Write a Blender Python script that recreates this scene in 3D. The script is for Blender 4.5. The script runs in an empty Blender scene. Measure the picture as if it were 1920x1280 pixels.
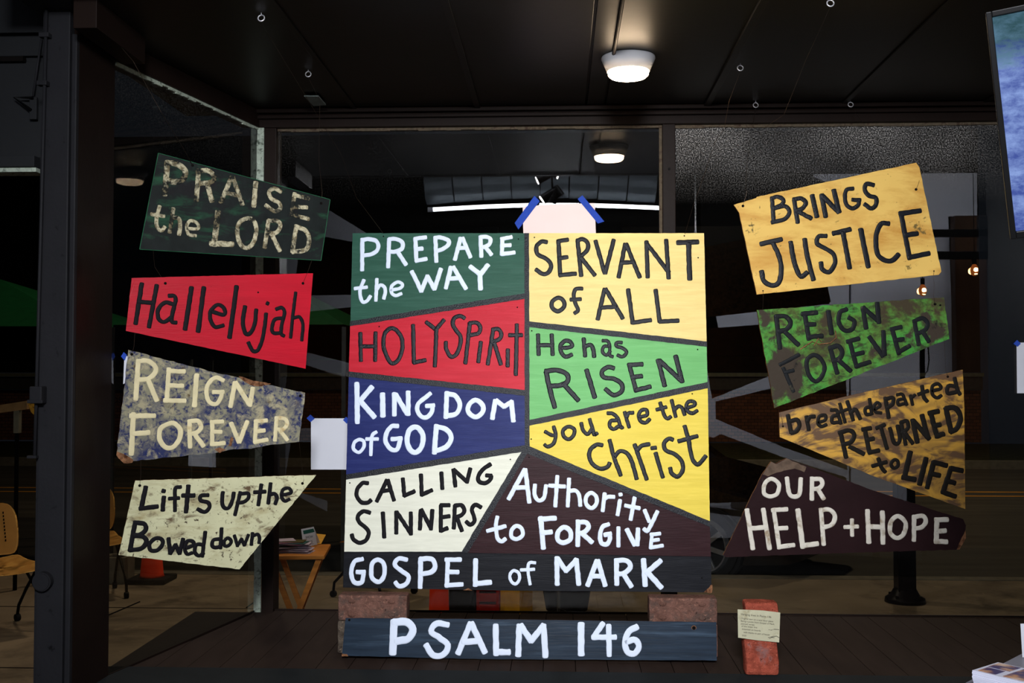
import bpy, bmesh, math, random
from mathutils import Vector, Matrix, noise as mnoise
random.seed(7)
SC = bpy.context.scene
COL = SC.collection
R = math.radians

# ------------------------------------------------------------------ camera
F = 2050.0                       # focal length in pixels of a 1920 px wide frame
CAMZ = 1.6
YAW = math.atan(90.0 / F); PITCH = math.atan(63.0 / F)
cd = bpy.data.cameras.new('camera'); cd.sensor_width = 36.0; cd.lens = 36.0 * F / 1920.0
cd.clip_start = 0.05; cd.clip_end = 200
cam = bpy.data.objects.new('camera', cd); COL.objects.link(cam)
cam.location = (0, 0, CAMZ); cam.rotation_euler = (math.pi / 2 + PITCH, 0, YAW)
SC.camera = cam
RM = cam.rotation_euler.to_matrix()

# ------------------------------------------------------------------ world, lights, exposure
w = bpy.data.worlds.new('night'); SC.world = w; w.use_nodes = True
w.node_tree.nodes['Background'].inputs[0].default_value = (0.010, 0.012, 0.016, 1)
w.node_tree.nodes['Background'].inputs[1].default_value = 0.35
SC.view_settings.view_transform = 'Standard'; SC.view_settings.look = 'None'
SC.view_settings.gamma = 1.0; SC.view_settings.exposure = 0.0
SC.view_settings.use_curve_mapping = False

def area(name, loc, aim, size, power, color, size_y=None, shape='RECTANGLE', spread=180):
    l = bpy.data.lights.new(name, 'AREA'); l.energy = power; l.color = color
    l.shape = shape; l.size = size
    if size_y: l.size_y = size_y
    l.spread = R(spread)
    o = bpy.data.objects.new(name, l); COL.objects.link(o); o.location = loc
    d = Vector(aim) - Vector(loc); o.rotation_euler = d.to_track_quat('-Z', 'Y').to_euler()
    return o
# added front fill for the signs, its reflection kept behind board and sheet
area('front_fill', (0.01, -0.50, 2.58), (0.05, 3.3, 1.5), 0.42, 34, (0.95, 0.97, 1.0), 0.30, spread=75)
# unseen fill added to brighten the rear wall for its reflection
area('rear_wall_fill', (1.6, -1.0, 3.6), (1.6, -3.0, 1.3), 6.2, 190, (0.92, 0.94, 1.0), 0.4, spread=140)
# fill added for shop light spilling on the pavement, then the street lamps
area('pavement_fill', (-0.6, 5.4, 3.9), (-0.4, 6.8, 0), 0.3, 15, (1.0, 0.88, 0.72), 0.3, spread=130)
area('street_lamp', (-3.0, 9.5, 7.0), (-2.5, 8.0, 0), 0.5, 95, (1.0, 0.80, 0.58), 0.5)
area('street_lamp_far', (5.0, 16.0, 8.0), (2, 17, 0), 0.6, 240, (1.0, 0.80, 0.56), 0.6)

# ------------------------------------------------------------------ pixel helpers (surveying the photograph)
def ray(px, py):
    return (RM @ Vector(((px - 960.0) / F, (640.0 - py) / F, -1.0))).normalized()
CAM = Vector((0, 0, CAMZ))
class Plane:
    def __init__(s, p, n):
        s.p = Vector(p); s.n = Vector(n).normalized()
        if s.n.y > 0: s.n = -s.n          # faces the viewer's side
        s.u = Vector((0, 0, 1)).cross(s.n)
        s.u = s.u.normalized() if s.u.length > 1e-4 else Vector((1, 0, 0))
        s.v = s.n.cross(s.u).normalized()
    def at(s, px, py):
        d = ray(px, py); t = (s.p - CAM).dot(s.n) / d.dot(s.n)
        return CAM + d * t
def at_y(px, py, y):
    d = ray(px, py); return CAM + d * (y / d.y)
def at_z(px, py, z):
    d = ray(px, py); return CAM + d * ((z - CAMZ) / d.z)
GY = 3.85                                   # the back window pane
def mirror(px, py, vy):                     # a place in the gallery seen as a reflection in the back pane
    p = at_y(px, py, vy); return Vector((p.x, 2 * GY - vy, p.z))

# ------------------------------------------------------------------ materials
def lin(c):
    out = []
    for v in c[:3]:
        v = v / 255.0
        out.append(v / 12.92 if v <= 0.04045 else ((v + 0.055) / 1.055) ** 2.4)
    return (*out, 1.0)
def new_mat(name):
    m = bpy.data.materials.new(name); m.use_nodes = True
    nt = m.node_tree; return m, nt, nt.nodes['Principled BSDF']
def noise_node(nt, scale, detail=4, rough=0.55, dist=0.0, stretch=None):
    tc = nt.nodes.new('ShaderNodeTexCoord'); n = nt.nodes.new('ShaderNodeTexNoise')
    n.inputs['Scale'].default_value = scale; n.inputs['Detail'].default_value = detail
    n.inputs['Roughness'].default_value = rough; n.inputs['Distortion'].default_value = dist
    if stretch:
        mp = nt.nodes.new('ShaderNodeMapping'); mp.inputs['Scale'].default_value = stretch
        nt.links.new(tc.outputs['Object'], mp.inputs[0]); nt.links.new(mp.outputs[0], n.inputs['Vector'])
    else:
        nt.links.new(tc.outputs['Object'], n.inputs['Vector'])
    return n
def ramp(nt, src, lo, hi):
    r = nt.nodes.new('ShaderNodeMapRange'); r.inputs['From Min'].default_value = lo
    r.inputs['From Max'].default_value = hi; nt.links.new(src, r.inputs['Value']); return r.outputs[0]
def math_node(nt, op, a, b):
    m = nt.nodes.new('ShaderNodeMath'); m.operation = op; m.use_clamp = True
    for i, v in enumerate((a, b)):
        if isinstance(v, (int, float)): m.inputs[i].default_value = v
        else: nt.links.new(v, m.inputs[i])
    return m.outputs[0]
def mixc(nt, fac, a, b):
    m = nt.nodes.new('ShaderNodeMix'); m.data_type = 'RGBA'
    if isinstance(fac, (int, float)): m.inputs[0].default_value = fac
    else: nt.links.new(fac, m.inputs[0])
    for i, v in ((6, a), (7, b)):
        if isinstance(v, tuple): m.inputs[i].default_value = v
        else: nt.links.new(v, m.inputs[i])
    return m.outputs[2]
def mat(name, col, rough=0.6, metal=0.0, var=0.12, scale=12, bump=0.0, bscale=60, stretch=None, spec=0.06,
        emit=None, es=0.0, layers=(), coat=0.0):
    """painted / wooden / metal surface; layers = [(colour, scale, lo, hi, spots, stretch, distortion)] of dirt and wear"""
    m, nt, b = new_mat(name)
    b.inputs['Roughness'].default_value = rough; b.inputs['Metallic'].default_value = metal
    b.inputs['Specular IOR Level'].default_value = spec; b.inputs['Coat Weight'].default_value = coat
    c = lin(col); dark = tuple(v * (1 - var * 1.4) for v in c[:3]) + (1,); light = tuple(min(1, v * (1 + var)) for v in c[:3]) + (1,)
    n = noise_node(nt, scale, stretch=stretch)
    cur = mixc(nt, ramp(nt, n.outputs['Fac'], 0.3, 0.7), dark, light)
    for L in layers:
        lc, ls, lo, hi = L[:4]; spots = L[4] if len(L) > 4 else None
        st = L[5] if len(L) > 5 else None; ds = L[6] if len(L) > 6 else 0.4
        n2 = noise_node(nt, ls, detail=8, rough=0.65, dist=ds, stretch=st)
        val = n2.outputs['Fac']
        if spots:
            tc = nt.nodes.new('ShaderNodeTexCoord'); acc = None
            for (p, rad, amt) in spots:
                d = nt.nodes.new('ShaderNodeVectorMath'); d.operation = 'DISTANCE'
                nt.links.new(tc.outputs['Object'], d.inputs[0]); d.inputs[1].default_value = p
                f = ramp(nt, d.outputs['Value'], rad, 0.0); f = math_node(nt, 'MULTIPLY', f, amt)
                acc = f if acc is None else math_node(nt, 'ADD', acc, f)
            val = math_node(nt, 'ADD', math_node(nt, 'SUBTRACT', val, 0.25), acc)
        cur = mixc(nt, ramp(nt, val, lo, hi), cur, lin(lc))
    nt.links.new(cur, b.inputs['Base Color'])
    if bump:
        n3 = noise_node(nt, bscale, detail=6, stretch=stretch)
        bp = nt.nodes.new('ShaderNodeBump'); bp.inputs['Strength'].default_value = bump; bp.inputs['Distance'].default_value = 0.004
        nt.links.new(n3.outputs['Fac'], bp.inputs['Height']); nt.links.new(bp.outputs[0], b.inputs['Normal'])
    if emit is not None:
        b.inputs['Emission Color'].default_value = (*emit, 1); b.inputs['Emission Strength'].default_value = es
    return m
def emitter(name, col, s):
    m = bpy.data.materials.new(name); m.use_nodes = True; nt = m.node_tree; nt.nodes.clear()
    e = nt.nodes.new('ShaderNodeEmission'); o = nt.nodes.new('ShaderNodeOutputMaterial')
    e.inputs[0].default_value = (*col, 1); e.inputs[1].default_value = s; nt.links.new(e.outputs[0], o.inputs[0]); return m

# ------------------------------------------------------------------ object helpers
def tag(o, label=None, cat=None, group=None, kind=None):
    if label: o['label'] = label
    if cat: o['category'] = cat
    if group: o['group'] = group
    if kind: o['kind'] = kind
    return o
def thing(name, label, cat, loc=(0, 0, 0), rz=0.0, group=None):
    o = bpy.data.objects.new(name, None); COL.objects.link(o); o.location = loc; o.rotation_euler = (0, 0, rz)
    o.empty_display_size = 0.05
    return tag(o, label, cat, group)
def obj(name, bm, m, parent=None, world=False, smooth=False, loc=None):
    """link bm as one mesh; world=True: the verts are world coordinates and are brought into the parent's frame"""
    me = bpy.data.meshes.new(name)
    if world and parent is not None:
        root = parent; off = Matrix.Identity(4)
        chain = []
        while root is not None: chain.append(root); root = root.parent
        for c in reversed(chain):
            off = off @ (Matrix.Translation(c.location) @ c.rotation_euler.to_matrix().to_4x4())
        bmesh.ops.transform(bm, matrix=off.inverted(), verts=bm.verts)
    bmesh.ops.recalc_face_normals(bm, faces=bm.faces)
    bm.to_mesh(me); bm.free()
    ms = m if isinstance(m, (list, tuple)) else [m]
    for x in ms: me.materials.append(x)
    if smooth:
        for p in me.polygons: p.use_smooth = True
    o = bpy.data.objects.new(name, me); COL.objects.link(o)
    if parent is not None: o.parent = parent
    if loc is not None: o.location = loc
    return o
def recentre(o):
    """put a top-level mesh's origin at its base centre"""
    me = o.data; xs = [v.co for v in me.vertices]
    c = Vector(((min(v.x for v in xs) + max(v.x for v in xs)) / 2, (min(v.y for v in xs) + max(v.y for v in xs)) / 2, min(v.z for v in xs)))
    me.transform(Matrix.Translation(-c)); o.location = o.location + c; return o
def BM(): return bmesh.new()
def bx(bm, x0, x1, y0, y1, z0, z1, bev=0.0, M=None, mi=0):
    r = bmesh.ops.create_cube(bm, size=1)
    vs = r['verts']
    bmesh.ops.scale(bm, vec=(abs(x1 - x0), abs(y1 - y0), abs(z1 - z0)), verts=vs)
    bmesh.ops.translate(bm, vec=((x0 + x1) / 2, (y0 + y1) / 2, (z0 + z1) / 2), verts=vs)
    fs = {f for v in vs for f in v.link_faces}
    for f in fs: f.material_index = mi
    if bev:
        es = list({e for v in vs for e in v.link_edges})
        r2 = bmesh.ops.bevel(bm, geom=es, offset=bev, segments=2, affect='EDGES', profile=0.6)
        vs = list({v for f in r2['faces'] for v in f.verts} | {v for v in vs if v.is_valid})
    if M is not None: bmesh.ops.transform(bm, matrix=M, verts=[v for v in vs if v.is_valid])
    return bm
def cyl(bm, p0, p1, r0, r1=None, seg=16, caps=True):
    p0 = Vector(p0); p1 = Vector(p1); r1 = r0 if r1 is None else r1
    d = p1 - p0; L = d.length
    r = bmesh.ops.create_cone(bm, cap_ends=caps, segments=seg, radius1=r0, radius2=r1, depth=L)
    q = d.to_track_quat('Z', 'Y').to_matrix().to_4x4()
    bmesh.ops.transform(bm, matrix=Matrix.Translation((p0 + p1) / 2) @ q, verts=r['verts']); return bm
def tube(bm, pts, r, seg=8):
    pts = [Vector(p) for p in pts]; rings = []
    up = None
    for i, p in enumerate(pts):
        d = (pts[min(i + 1, len(pts) - 1)] - pts[max(i - 1, 0)]).normalized()
        if up is None or abs(d.dot(up)) > 0.98:
            up = Vector((0, 0, 1)) if abs(d.z) < 0.9 else Vector((1, 0, 0))
        a = d.cross(up).normalized(); b = d.cross(a).normalized(); up = -b if up.dot(-b) > up.dot(b) else b
        rings.append([bm.verts.new(p + (a * math.cos(2 * math.pi * k / seg) + b * math.sin(2 * math.pi * k / seg)) * r) for k in range(seg)])
    for i in range(len(rings) - 1):
        # pick the twist that keeps rings aligned
        A, Bq = rings[i], rings[i + 1]
        best = min(range(seg), key=lambda s: (A[0].co - Bq[s].co).length)
        sgn = 1 if (A[1].co - Bq[(best + 1) % seg].co).length < (A[1].co - Bq[(best - 1) % seg].co).length else -1
        rings[i + 1] = [Bq[(best + sgn * k) % seg] for k in range(seg)]
        for k in range(seg):
            bm.faces.new((A[k], A[(k + 1) % seg], rings[i + 1][(k + 1) % seg], rings[i + 1][k]))
    bm.faces.new(rings[0]); bm.faces.new(rings[-1]); return bm
def lathe(bm, prof, c=(0, 0, 0), seg=24):
    c = Vector(c); rings = []
    for (r, z) in prof:
        rings.append([bm.verts.new(c + Vector((r * math.cos(2 * math.pi * k / seg), r * math.sin(2 * math.pi * k / seg), z))) for k in range(seg)])
    for a, b in zip(rings, rings[1:]):
        for k in range(seg): bm.faces.new((a[k], a[(k + 1) % seg], b[(k + 1) % seg], b[k]))
    bm.faces.new(rings[0]); bm.faces.new(rings[-1]); return bm
def slab(bm, pts, n, t, front_off=0.0, mi=0, side=0, bev=0.0):
    """a polygon (3-D points in a plane with normal n) with thickness t behind its face"""
    n = Vector(n).normalized(); f = [bm.verts.new(Vector(p) + n * front_off) for p in pts]; b = [bm.verts.new(Vector(p) + n * (front_off - t)) for p in pts]
    ff = bm.faces.new(f); ff.material_index = mi
    fb = bm.faces.new(b); fb.material_index = side
    for i in range(len(pts)):
        j = (i + 1) % len(pts)
        q = bm.faces.new((f[i], f[j], b[j], b[i])); q.material_index = side
    if bev:
        bmesh.ops.bevel(bm, geom=list(ff.edges), offset=bev, segments=1, affect='EDGES')
    return bm
def rough_edge(pts, step, amp, seed=0):
    out = []; rnd = random.Random(seed)
    for i in range(len(pts)):
        a = Vector(pts[i]); b = Vector(pts[(i + 1) % len(pts)]); L = (b - a).length; k = max(1, int(L / step))
        d = (b - a).normalized()
        out.append(a)
        for j in range(1, k):
            p = a + (b - a) * (j / k)
            perp = d.cross(Vector((0, 1, 0))).normalized()
            out.append(p + perp * rnd.uniform(-amp, amp))
    return out

# ------------------------------------------------------------------ hand painted letters
def catmull(pts, closed):
    n = len(pts); out = []
    rng = range(n if closed else n - 1)
    for i in rng:
        p1 = pts[i]; p2 = pts[(i + 1) % n]
        p0 = pts[(i - 1) % n] if closed else (pts[i - 1] if i > 0 else p1 * 2 - p2)
        p3 = pts[(i + 2) % n] if closed else (pts[i + 2] if i + 2 < n else p2 * 2 - p1)
        for k in range(10):
            t = k / 10
            out.append(0.5 * ((2 * p1) + (p2 - p0) * t + (2 * p0 - 5 * p1 + 4 * p2 - p3) * t * t + (3 * p1 - p0 - 3 * p2 + p3) * t ** 3))
    out.append(pts[0] if closed else pts[-1]); return out
def resample(pts, step):
    L = [0.0]
    for a, b in zip(pts, pts[1:]): L.append(L[-1] + (b - a).length)
    tot = L[-1]; n = max(2, int(round(tot / step))); out = []; j = 0
    for i in range(n + 1):
        s = tot * i / n
        while j < len(L) - 2 and L[j + 1] < s: j += 1
        seg = L[j + 1] - L[j]; t = 0 if seg < 1e-9 else (s - L[j]) / seg
        out.append(pts[j].lerp(pts[j + 1], min(1, max(0, t))))
    return out
SEED = [0]
def stroke(bm, P, pts, wid, h, zoff, closed):
    """one brush stroke: a domed ribbon of paint with uneven edges lying on plane P"""
    SEED[0] += 1; sd = SEED[0] * 7.31
    O = P.p; uv = [Vector(((p - O).dot(P.u), (p - O).dot(P.v))) for p in pts]
    c = resample(uv, wid * 0.3)
    if closed: c = c[:-1]
    n = len(c); rows = []
    def tang(i):
        if closed: return (c[(i + 1) % n] - c[(i - 1) % n]).normalized()
        return (c[min(i + 1, n - 1)] - c[max(i - 1, 0)]).normalized()
    seq = []
    if not closed:
        t0 = tang(0); ext = wid * 0.30
        for k in (1.0, 0.8, 0.45): seq.append((c[0] - t0 * ext * k, t0, (1 - k ** 3.0) ** (1 / 3.0) if k < 1 else 0.42))
    for i in range(n): seq.append((c[i], tang(i), 1.0))
    if not closed:
        t1 = tang(n - 1)
        for k in (0.45, 0.8, 1.0): seq.append((c[-1] + t1 * ext * k, t1, (1 - k ** 3.0) ** (1 / 3.0) if k < 1 else 0.42))
    for i, (q, t, f) in enumerate(seq):
        nn = Vector((-t.y, t.x))
        a = mnoise.noise(Vector((i * 0.37, sd, 0.0))); b = mnoise.noise(Vector((i * 0.37, sd, 9.0)))
        wl = wid / 2 * f * (1 + 0.16 * a); wr = wid / 2 * f * (1 + 0.16 * b)
        row = []
        for (o, z) in ((wl, -0.0004), (wl * 0.97, h * 0.55), (wl * 0.6, h), (-wr * 0.6, h), (-wr * 0.97, h * 0.55), (-wr, -0.0004)):
            m = q + nn * o; row.append(bm.verts.new(O + P.u * m.x + P.v * m.y + P.n * (z + zoff)))
        rows.append(row)
    pairs = list(zip(rows, rows[1:])) + ([(rows[-1], rows[0])] if closed else [])
    for a, b in pairs:
        for k in range(5): bm.faces.new((a[k], a[k + 1], b[k + 1], b[k]))
    if not closed: bm.faces.new(rows[0]); bm.faces.new(rows[-1])
def letters(data, P, ox, oy, s, wid, m, parent, h=0.0011, off=0.0):
    """data: one line per letter, 'A: x,y x,y; ~x,y ... @width'; the pixels are those of an enlarged crop (ox, oy, s)"""
    scale = (P.p - CAM).length / F
    for line in data.strip().splitlines():
        line = line.strip()
        if not line: continue
        bm = BM(); body = line.split(':', 1)[1]; wl = wid
        if '@' in body: body, wv = body.rsplit('@', 1); wl = float(wv)
        for k, st in enumerate(body.split(';')):
            st = st.strip()
            if not st: continue
            sm = st.startswith('~'); st = st.lstrip('~')
            ps = [tuple(float(v) for v in q.split(',')) for q in st.split()]
            closed = sm and ps[0] == ps[-1] and len(ps) > 3
            p3 = [P.at(ox + x / s, oy + y / s) for x, y in ps]
            if closed: p3 = p3[:-1]
            if sm and len(p3) > 2: p3 = catmull(p3, closed)
            elif closed: p3 = p3 + [p3[0]]
            stroke(bm, P, p3, wl / s * scale, h, off + k * 0.00012, closed)
        obj('letter', bm, m, parent, world=True, smooth=True)

# ------------------------------------------------------------------ shared materials
M = {}
M['darkbrown'] = mat('dark_brown_paint', (28, 20, 17), 0.45, var=0.10, scale=6, bump=0.1)
M['ceiling'] = mat('ceiling_brown', (10, 8, 6), 0.42, spec=0.22, var=0.12, scale=3, bump=0.06, bscale=30)
M['charcoal'] = mat('charcoal_paint', (34, 34, 37), 0.5, var=0.08, scale=8, bump=0.15, bscale=90, layers=[((18, 18, 20), 40, 0.62, 0.72)])
M['charcoal2'] = mat('charcoal_siding', (34, 35, 37), 0.6, var=0.06, scale=4, bump=0.1)
M['putty'] = mat('window_putty', (165, 176, 162), 0.7, var=0.2, scale=40, bump=0.4, bscale=120, layers=[((70, 80, 70), 60, 0.52, 0.66)])
M['puttybrown'] = mat('aged_putty', (92, 82, 68), 0.7, var=0.25, scale=50, bump=0.5, bscale=140, layers=[((60, 46, 38), 50, 0.5, 0.64)])
M['plank'] = mat('platform_wood', (50, 40, 36), 0.62, spec=0.02, var=0.10, scale=5, bump=0.05, bscale=40, stretch=(6, 1, 1), layers=[((96, 84, 76), 120, 0.70, 0.78)])
M['matrub'] = mat('ribbed_mat', (30, 32, 33), 0.6, var=0.08, scale=20, layers=[((96, 96, 90), 160, 0.70, 0.78)])
M['drywall'] = mat('white_partition', (200, 203, 212), 0.7, var=0.04, scale=2)
M['darkwall'] = mat('dark_gallery_wall', (13, 13, 13), 0.7, var=0.08, scale=3)
M['blackmetal'] = mat('black_metal', (14, 14, 15), 0.35, metal=0.4, var=0.05)
M['steel'] = mat('bright_steel', (225, 225, 232), 0.35, metal=0.55, spec=0.8, var=0.05)
M['wire'] = mat('hanging_wire', (60, 50, 42), 0.4, metal=0.8, var=0.1)
M['woodedge'] = mat('raw_plywood_edge', (105, 66, 42), 0.8, var=0.3, scale=40, bump=0.4)
M['chip'] = mat('chipped_bare_wood', (126, 88, 62), 0.85, var=0.35, scale=90, bump=0.6, bscale=150, layers=[((70, 42, 28), 60, 0.5, 0.62)])
M['signback'] = mat('dark_sign_back', (30, 26, 22), 0.8, var=0.2)
M['hole'] = mat('nail_hole', (12, 9, 8), 0.8)
M['paper'] = mat('white_paper', (214, 216, 226), 0.75, var=0.01, scale=2)
M['tape'] = mat('blue_masking_tape', (48, 78, 178), 0.7, var=0.06, scale=60, bump=0.2, bscale=300)
M['concrete'] = mat('sidewalk_concrete', (122, 108, 88), 0.85, var=0.16, scale=1.6, bump=0.2, layers=[((66, 58, 48), 0.9, 0.50, 0.66), ((150, 130, 105), 5, 0.60, 0.8)])
M['asphalt'] = mat('road_asphalt', (64, 60, 52), 0.8, var=0.2, scale=1.2, bump=0.2, stretch=(0.4, 2.5, 1))
M['yellowline'] = mat('road_line', (196, 132, 46), 0.7, var=0.2, scale=4)
M['lawn'] = mat('verge_grass', (44, 46, 28), 0.9, var=0.3, scale=5)
M['chairplastic'] = mat('tan_yellow_plastic', (218, 164, 84), 0.4, var=0.05, scale=6)
M['wood'] = mat('varnished_pine', (196, 124, 56), 0.45, var=0.2, scale=6, stretch=(1, 1, 8))
M['rubber'] = mat('black_rubber', (22, 21, 21), 0.7)
M['orange'] = mat('cone_orange', (232, 62, 30), 0.5, var=0.08)
M['block'] = mat('grey_concrete_block', (104, 98, 84), 0.9, var=0.15, scale=10, bump=0.4)

def glass_mat(name, ior, dust, zlo, zhi):
    """clear window pane: reflects by its Fresnel curve, lets the rest through, a dusting of specks near its top"""
    m = bpy.data.materials.new(name); m.use_nodes = True; nt = m.node_tree; nt.nodes.clear()
    out = nt.nodes.new('ShaderNodeOutputMaterial'); tr = nt.nodes.new('ShaderNodeBsdfTransparent'); gl = nt.nodes.new('ShaderNodeBsdfGlossy')
    tr.inputs[0].default_value = (0.90, 0.93, 0.92, 1); gl.inputs['Roughness'].default_value = 0.0
    gl.inputs[0].default_value = (1, 1, 1, 1)
    fr = nt.nodes.new('ShaderNodeFresnel'); fr.inputs['IOR'].default_value = ior
    mx = nt.nodes.new('ShaderNodeMixShader'); nt.links.new(fr.outputs[0], mx.inputs[0]); nt.links.new(tr.outputs[0], mx.inputs[1]); nt.links.new(gl.outputs[0], mx.inputs[2])
    df = nt.nodes.new('ShaderNodeBsdfDiffuse'); df.inputs[0].default_value = (0.75, 0.72, 0.68, 1)
    n = noise_node(nt, 240, detail=3, rough=0.7); sp = ramp(nt, n.outputs['Fac'], 0.46, 0.66)
    n2 = noise_node(nt, 2.2, detail=3); cl = ramp(nt, n2.outputs['Fac'], 0.30, 0.6)
    geo = nt.nodes.new('ShaderNodeNewGeometry'); sx = nt.nodes.new('ShaderNodeSeparateXYZ'); nt.links.new(geo.outputs['Position'], sx.inputs[0])
    top = ramp(nt, sx.outputs['Z'], zlo, zhi)
    fac = math_node(nt, 'MULTIPLY', math_node(nt, 'MULTIPLY', sp, cl), math_node(nt, 'MULTIPLY', top, dust))
    m2 = nt.nodes.new('ShaderNodeMixShader'); nt.links.new(fac, m2.inputs[0]); nt.links.new(mx.outputs[0], m2.inputs[1]); nt.links.new(df.outputs[0], m2.inputs[2])
    nt.links.new(m2.outputs[0], out.inputs[0]); return m
M['glass'] = glass_mat('window_glass', 1.78, 0.05, 2.2, 2.48)
M['glass_dusty'] = glass_mat('dusty_window_glass', 1.78, 0.75, 2.20, 2.50)
def clear_mat():
    m = bpy.data.materials.new('glass_outer_face'); m.use_nodes = True; nt = m.node_tree; nt.nodes.clear()
    out = nt.nodes.new('ShaderNodeOutputMaterial'); tr = nt.nodes.new('ShaderNodeBsdfTransparent'); nt.links.new(tr.outputs[0], out.inputs[0]); return m
M['clear'] = clear_mat()

# ------------------------------------------------------------------ display bay: platform, ceiling, windows
ZP, ZC, ZT = 0.77, 2.54, 2.478           # platform top, bay ceiling, top of the glass
WL = lambda y: -1.068 + (y - 3.85) * 0.208     # x of the angled left window at depth y
YF = 2.60

plat = tag(obj('floor', bx(BM(), -1.30, 1.98, YF, GY + 0.02, 0.02, ZP - 0.012), M['darkbrown']), kind='structure')
rnd = random.Random(3)
x = -1.245; i = 0
while x < 1.95:
    wd = 0.092
    bm = BM(); xa = x + 0.0009; xb = x + wd - 0.0009
    zt = ZP - rnd.uniform(0, 0.0008)
    # planks end on the angled window line at the left
    y0 = 3.09; y1 = GY - 0.004
    def yl(xx): return 3.85 + (xx + 1.068) / 0.208
    f = []
    if xa < WL(GY) + 0.02:
        y1a = min(y1, yl(xa) - 0.03); y1b = min(y1, yl(xb) - 0.03)
    else: y1a = y1b = y1
    if y1b > y0 + 0.02:
        y1a = max(y1a, y0 + 0.005)
        slab(bm, [(xa, y0, zt), (xb, y0, zt), (xb, y1b, zt), (xa, y1a, zt)], (0, 0, 1), 0.0115, bev=0.0006)
        o = obj('plank', bm, M['plank'], plat)
    x += wd; i += 1
bm = bx(BM(), -1.29, 1.96, YF, 3.085, ZP - 0.011, ZP + 0.002)
for k in range(100):
    yy = YF + 0.006 + k * 0.00485
    if yy > 3.08: break
    bx(bm, -1.288, 1.958, yy - 0.0012, yy + 0.0012, ZP + 0.002, ZP + 0.0042)
obj('ribbed_mat', bm, M['matrub'], plat)

ceil = tag(obj('ceiling', bx(BM(), -1.36, 1.98, YF, GY + 0.06, ZC + 0.012, ZC + 0.10), M['ceiling']), kind='structure')
edges = [-1.36, -0.72, -0.287, 0.092, 0.157, 0.51, 0.98, 1.46, 1.97]
for a, b in zip(edges, edges[1:]):
    obj('ceiling_panel', bx(BM(), a + 0.004, b - 0.004, YF + 0.002, GY + 0.04, ZC, ZC + 0.011, bev=0.0015), M['ceiling'], ceil)
for xx, ww, hh in ((-0.72, 0.016, 0.006), (-0.287, 0.02, 0.008), (0.51, 0.022, 0.010), (0.98, 0.02, 0.006), (1.46, 0.02, 0.006)):
    obj('batten', bx(BM(), xx - ww / 2, xx + ww / 2, YF + 0.01, GY - 0.02, ZC - hh, ZC - 0.0003, bev=0.001), M['ceiling'], ceil)
obj('conduit', cyl(BM(), (0.157, YF + 0.02, ZC - 0.007), (0.157, 3.17, ZC - 0.007), 0.0055, seg=10), M['darkbrown'], ceil)
obj('fascia', bx(BM(), -1.36, 1.98, YF - 0.04, YF - 0.002, ZC - 0.002, ZC + 0.9), M['darkbrown'], ceil)

# back window: header, sill, mullion, two panes
tr = tag(obj('trim_1', bx(BM(), -1.07, 1.98, GY - 0.035, GY + 0.05, ZT, ZC - 0.001, bev=0.002), M['darkbrown']), kind='structure')
obj('moulding', bx(BM(), -1.07, 1.98, GY - 0.055, GY - 0.036, ZT + 0.028, ZT + 0.040, bev=0.003), M['darkbrown'], tr)
obj('moulding', bx(BM(), -1.07, 1.98, GY - 0.065, GY - 0.036, ZT + 0.046, ZC - 0.0015, bev=0.003), M['darkbrown'], tr)
def window(n, x0, x1, gm):
    wn = tag(bpy.data.objects.new('window_%d' % n, None), kind='structure'); COL.objects.link(wn); wn.location = ((x0 + x1) / 2, GY, ZP)
    bm = BM(); bx(bm, x0, x1, GY, GY + 0.006, ZP + 0.004, ZT)
    bm.faces.ensure_lookup_table()
    for f in bm.faces: f.material_index = 0 if f.calc_center_median().y < GY + 0.001 else 1
    me_o = obj('pane', bm, [gm, M['clear']], wn, world=True)
    rr = random.Random(n)
    bm = BM(); k = int((x1 - x0) / 0.05)
    for j in range(k):
        a = x0 + (x1 - x0) * j / k; b = x0 + (x1 - x0) * (j + 1) / k; d = rr.uniform(0, 0.003)
        bx(bm, a, b, GY - 0.010, GY - 0.0005, ZT - 0.008 - d, ZT + 0.002)
    tag(obj('putty_strip', bm, M['puttybrown'], wn, world=True), kind='stuff')
    obj('putty_strip', bx(BM(), x0, x1, GY - 0.006, GY - 0.0005, ZP + 0.0, ZP + 0.006), M['darkbrown'], wn, world=True)
    return wn
XC = at_y(497, 700, GY).x; XM0 = at_y(1241, 330, GY).x; XM1 = at_y(1265, 330, GY).x
w1 = window(1, XC + 0.04, XM0, M['glass']); w2 = window(2, XM1, 1.95, M['glass_dusty'])
obj('glazing_bead', bx(BM(), XM0 - 0.010, XM0, GY - 0.008, GY - 0.0005, ZP + 0.006, ZT - 0.008), M['puttybrown'], w1, world=True)
t2 = tag(obj('trim_2', bx(BM(), XM0, XM1, GY - 0.03, GY + 0.04, ZP, ZT, bev=0.002), M['darkbrown']), kind='structure')
for zz in (2.32, 1.6, 0.95): obj('screw', cyl(BM(), ((XM0 + XM1) / 2, GY - 0.034, zz), ((XM0 + XM1) / 2, GY - 0.029, zz), 0.0045, seg=10), M['rubber'], t2)
# back left corner post (light putty line, then the brown post)
t3 = tag(obj('trim_3', bx(BM(), XC, XC + 0.042, GY - 0.03, GY + 0.05, ZP - 0.01, ZT, bev=0.002), M['darkbrown']), kind='structure')
bm = BM(); rr = random.Random(11)
for k in range(30):
    z0 = ZP + (ZT - ZP) * k / 30; z1 = ZP + (ZT - ZP) * (k + 1) / 30
    dx = rr.uniform(-0.0015, 0.0015); bx(bm, XC - 0.026 + dx, XC - 0.001, GY - 0.034, GY - 0.026, z0, z1)
tag(obj('putty_strip', bm, M['putty'], t3), kind='stuff')

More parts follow.
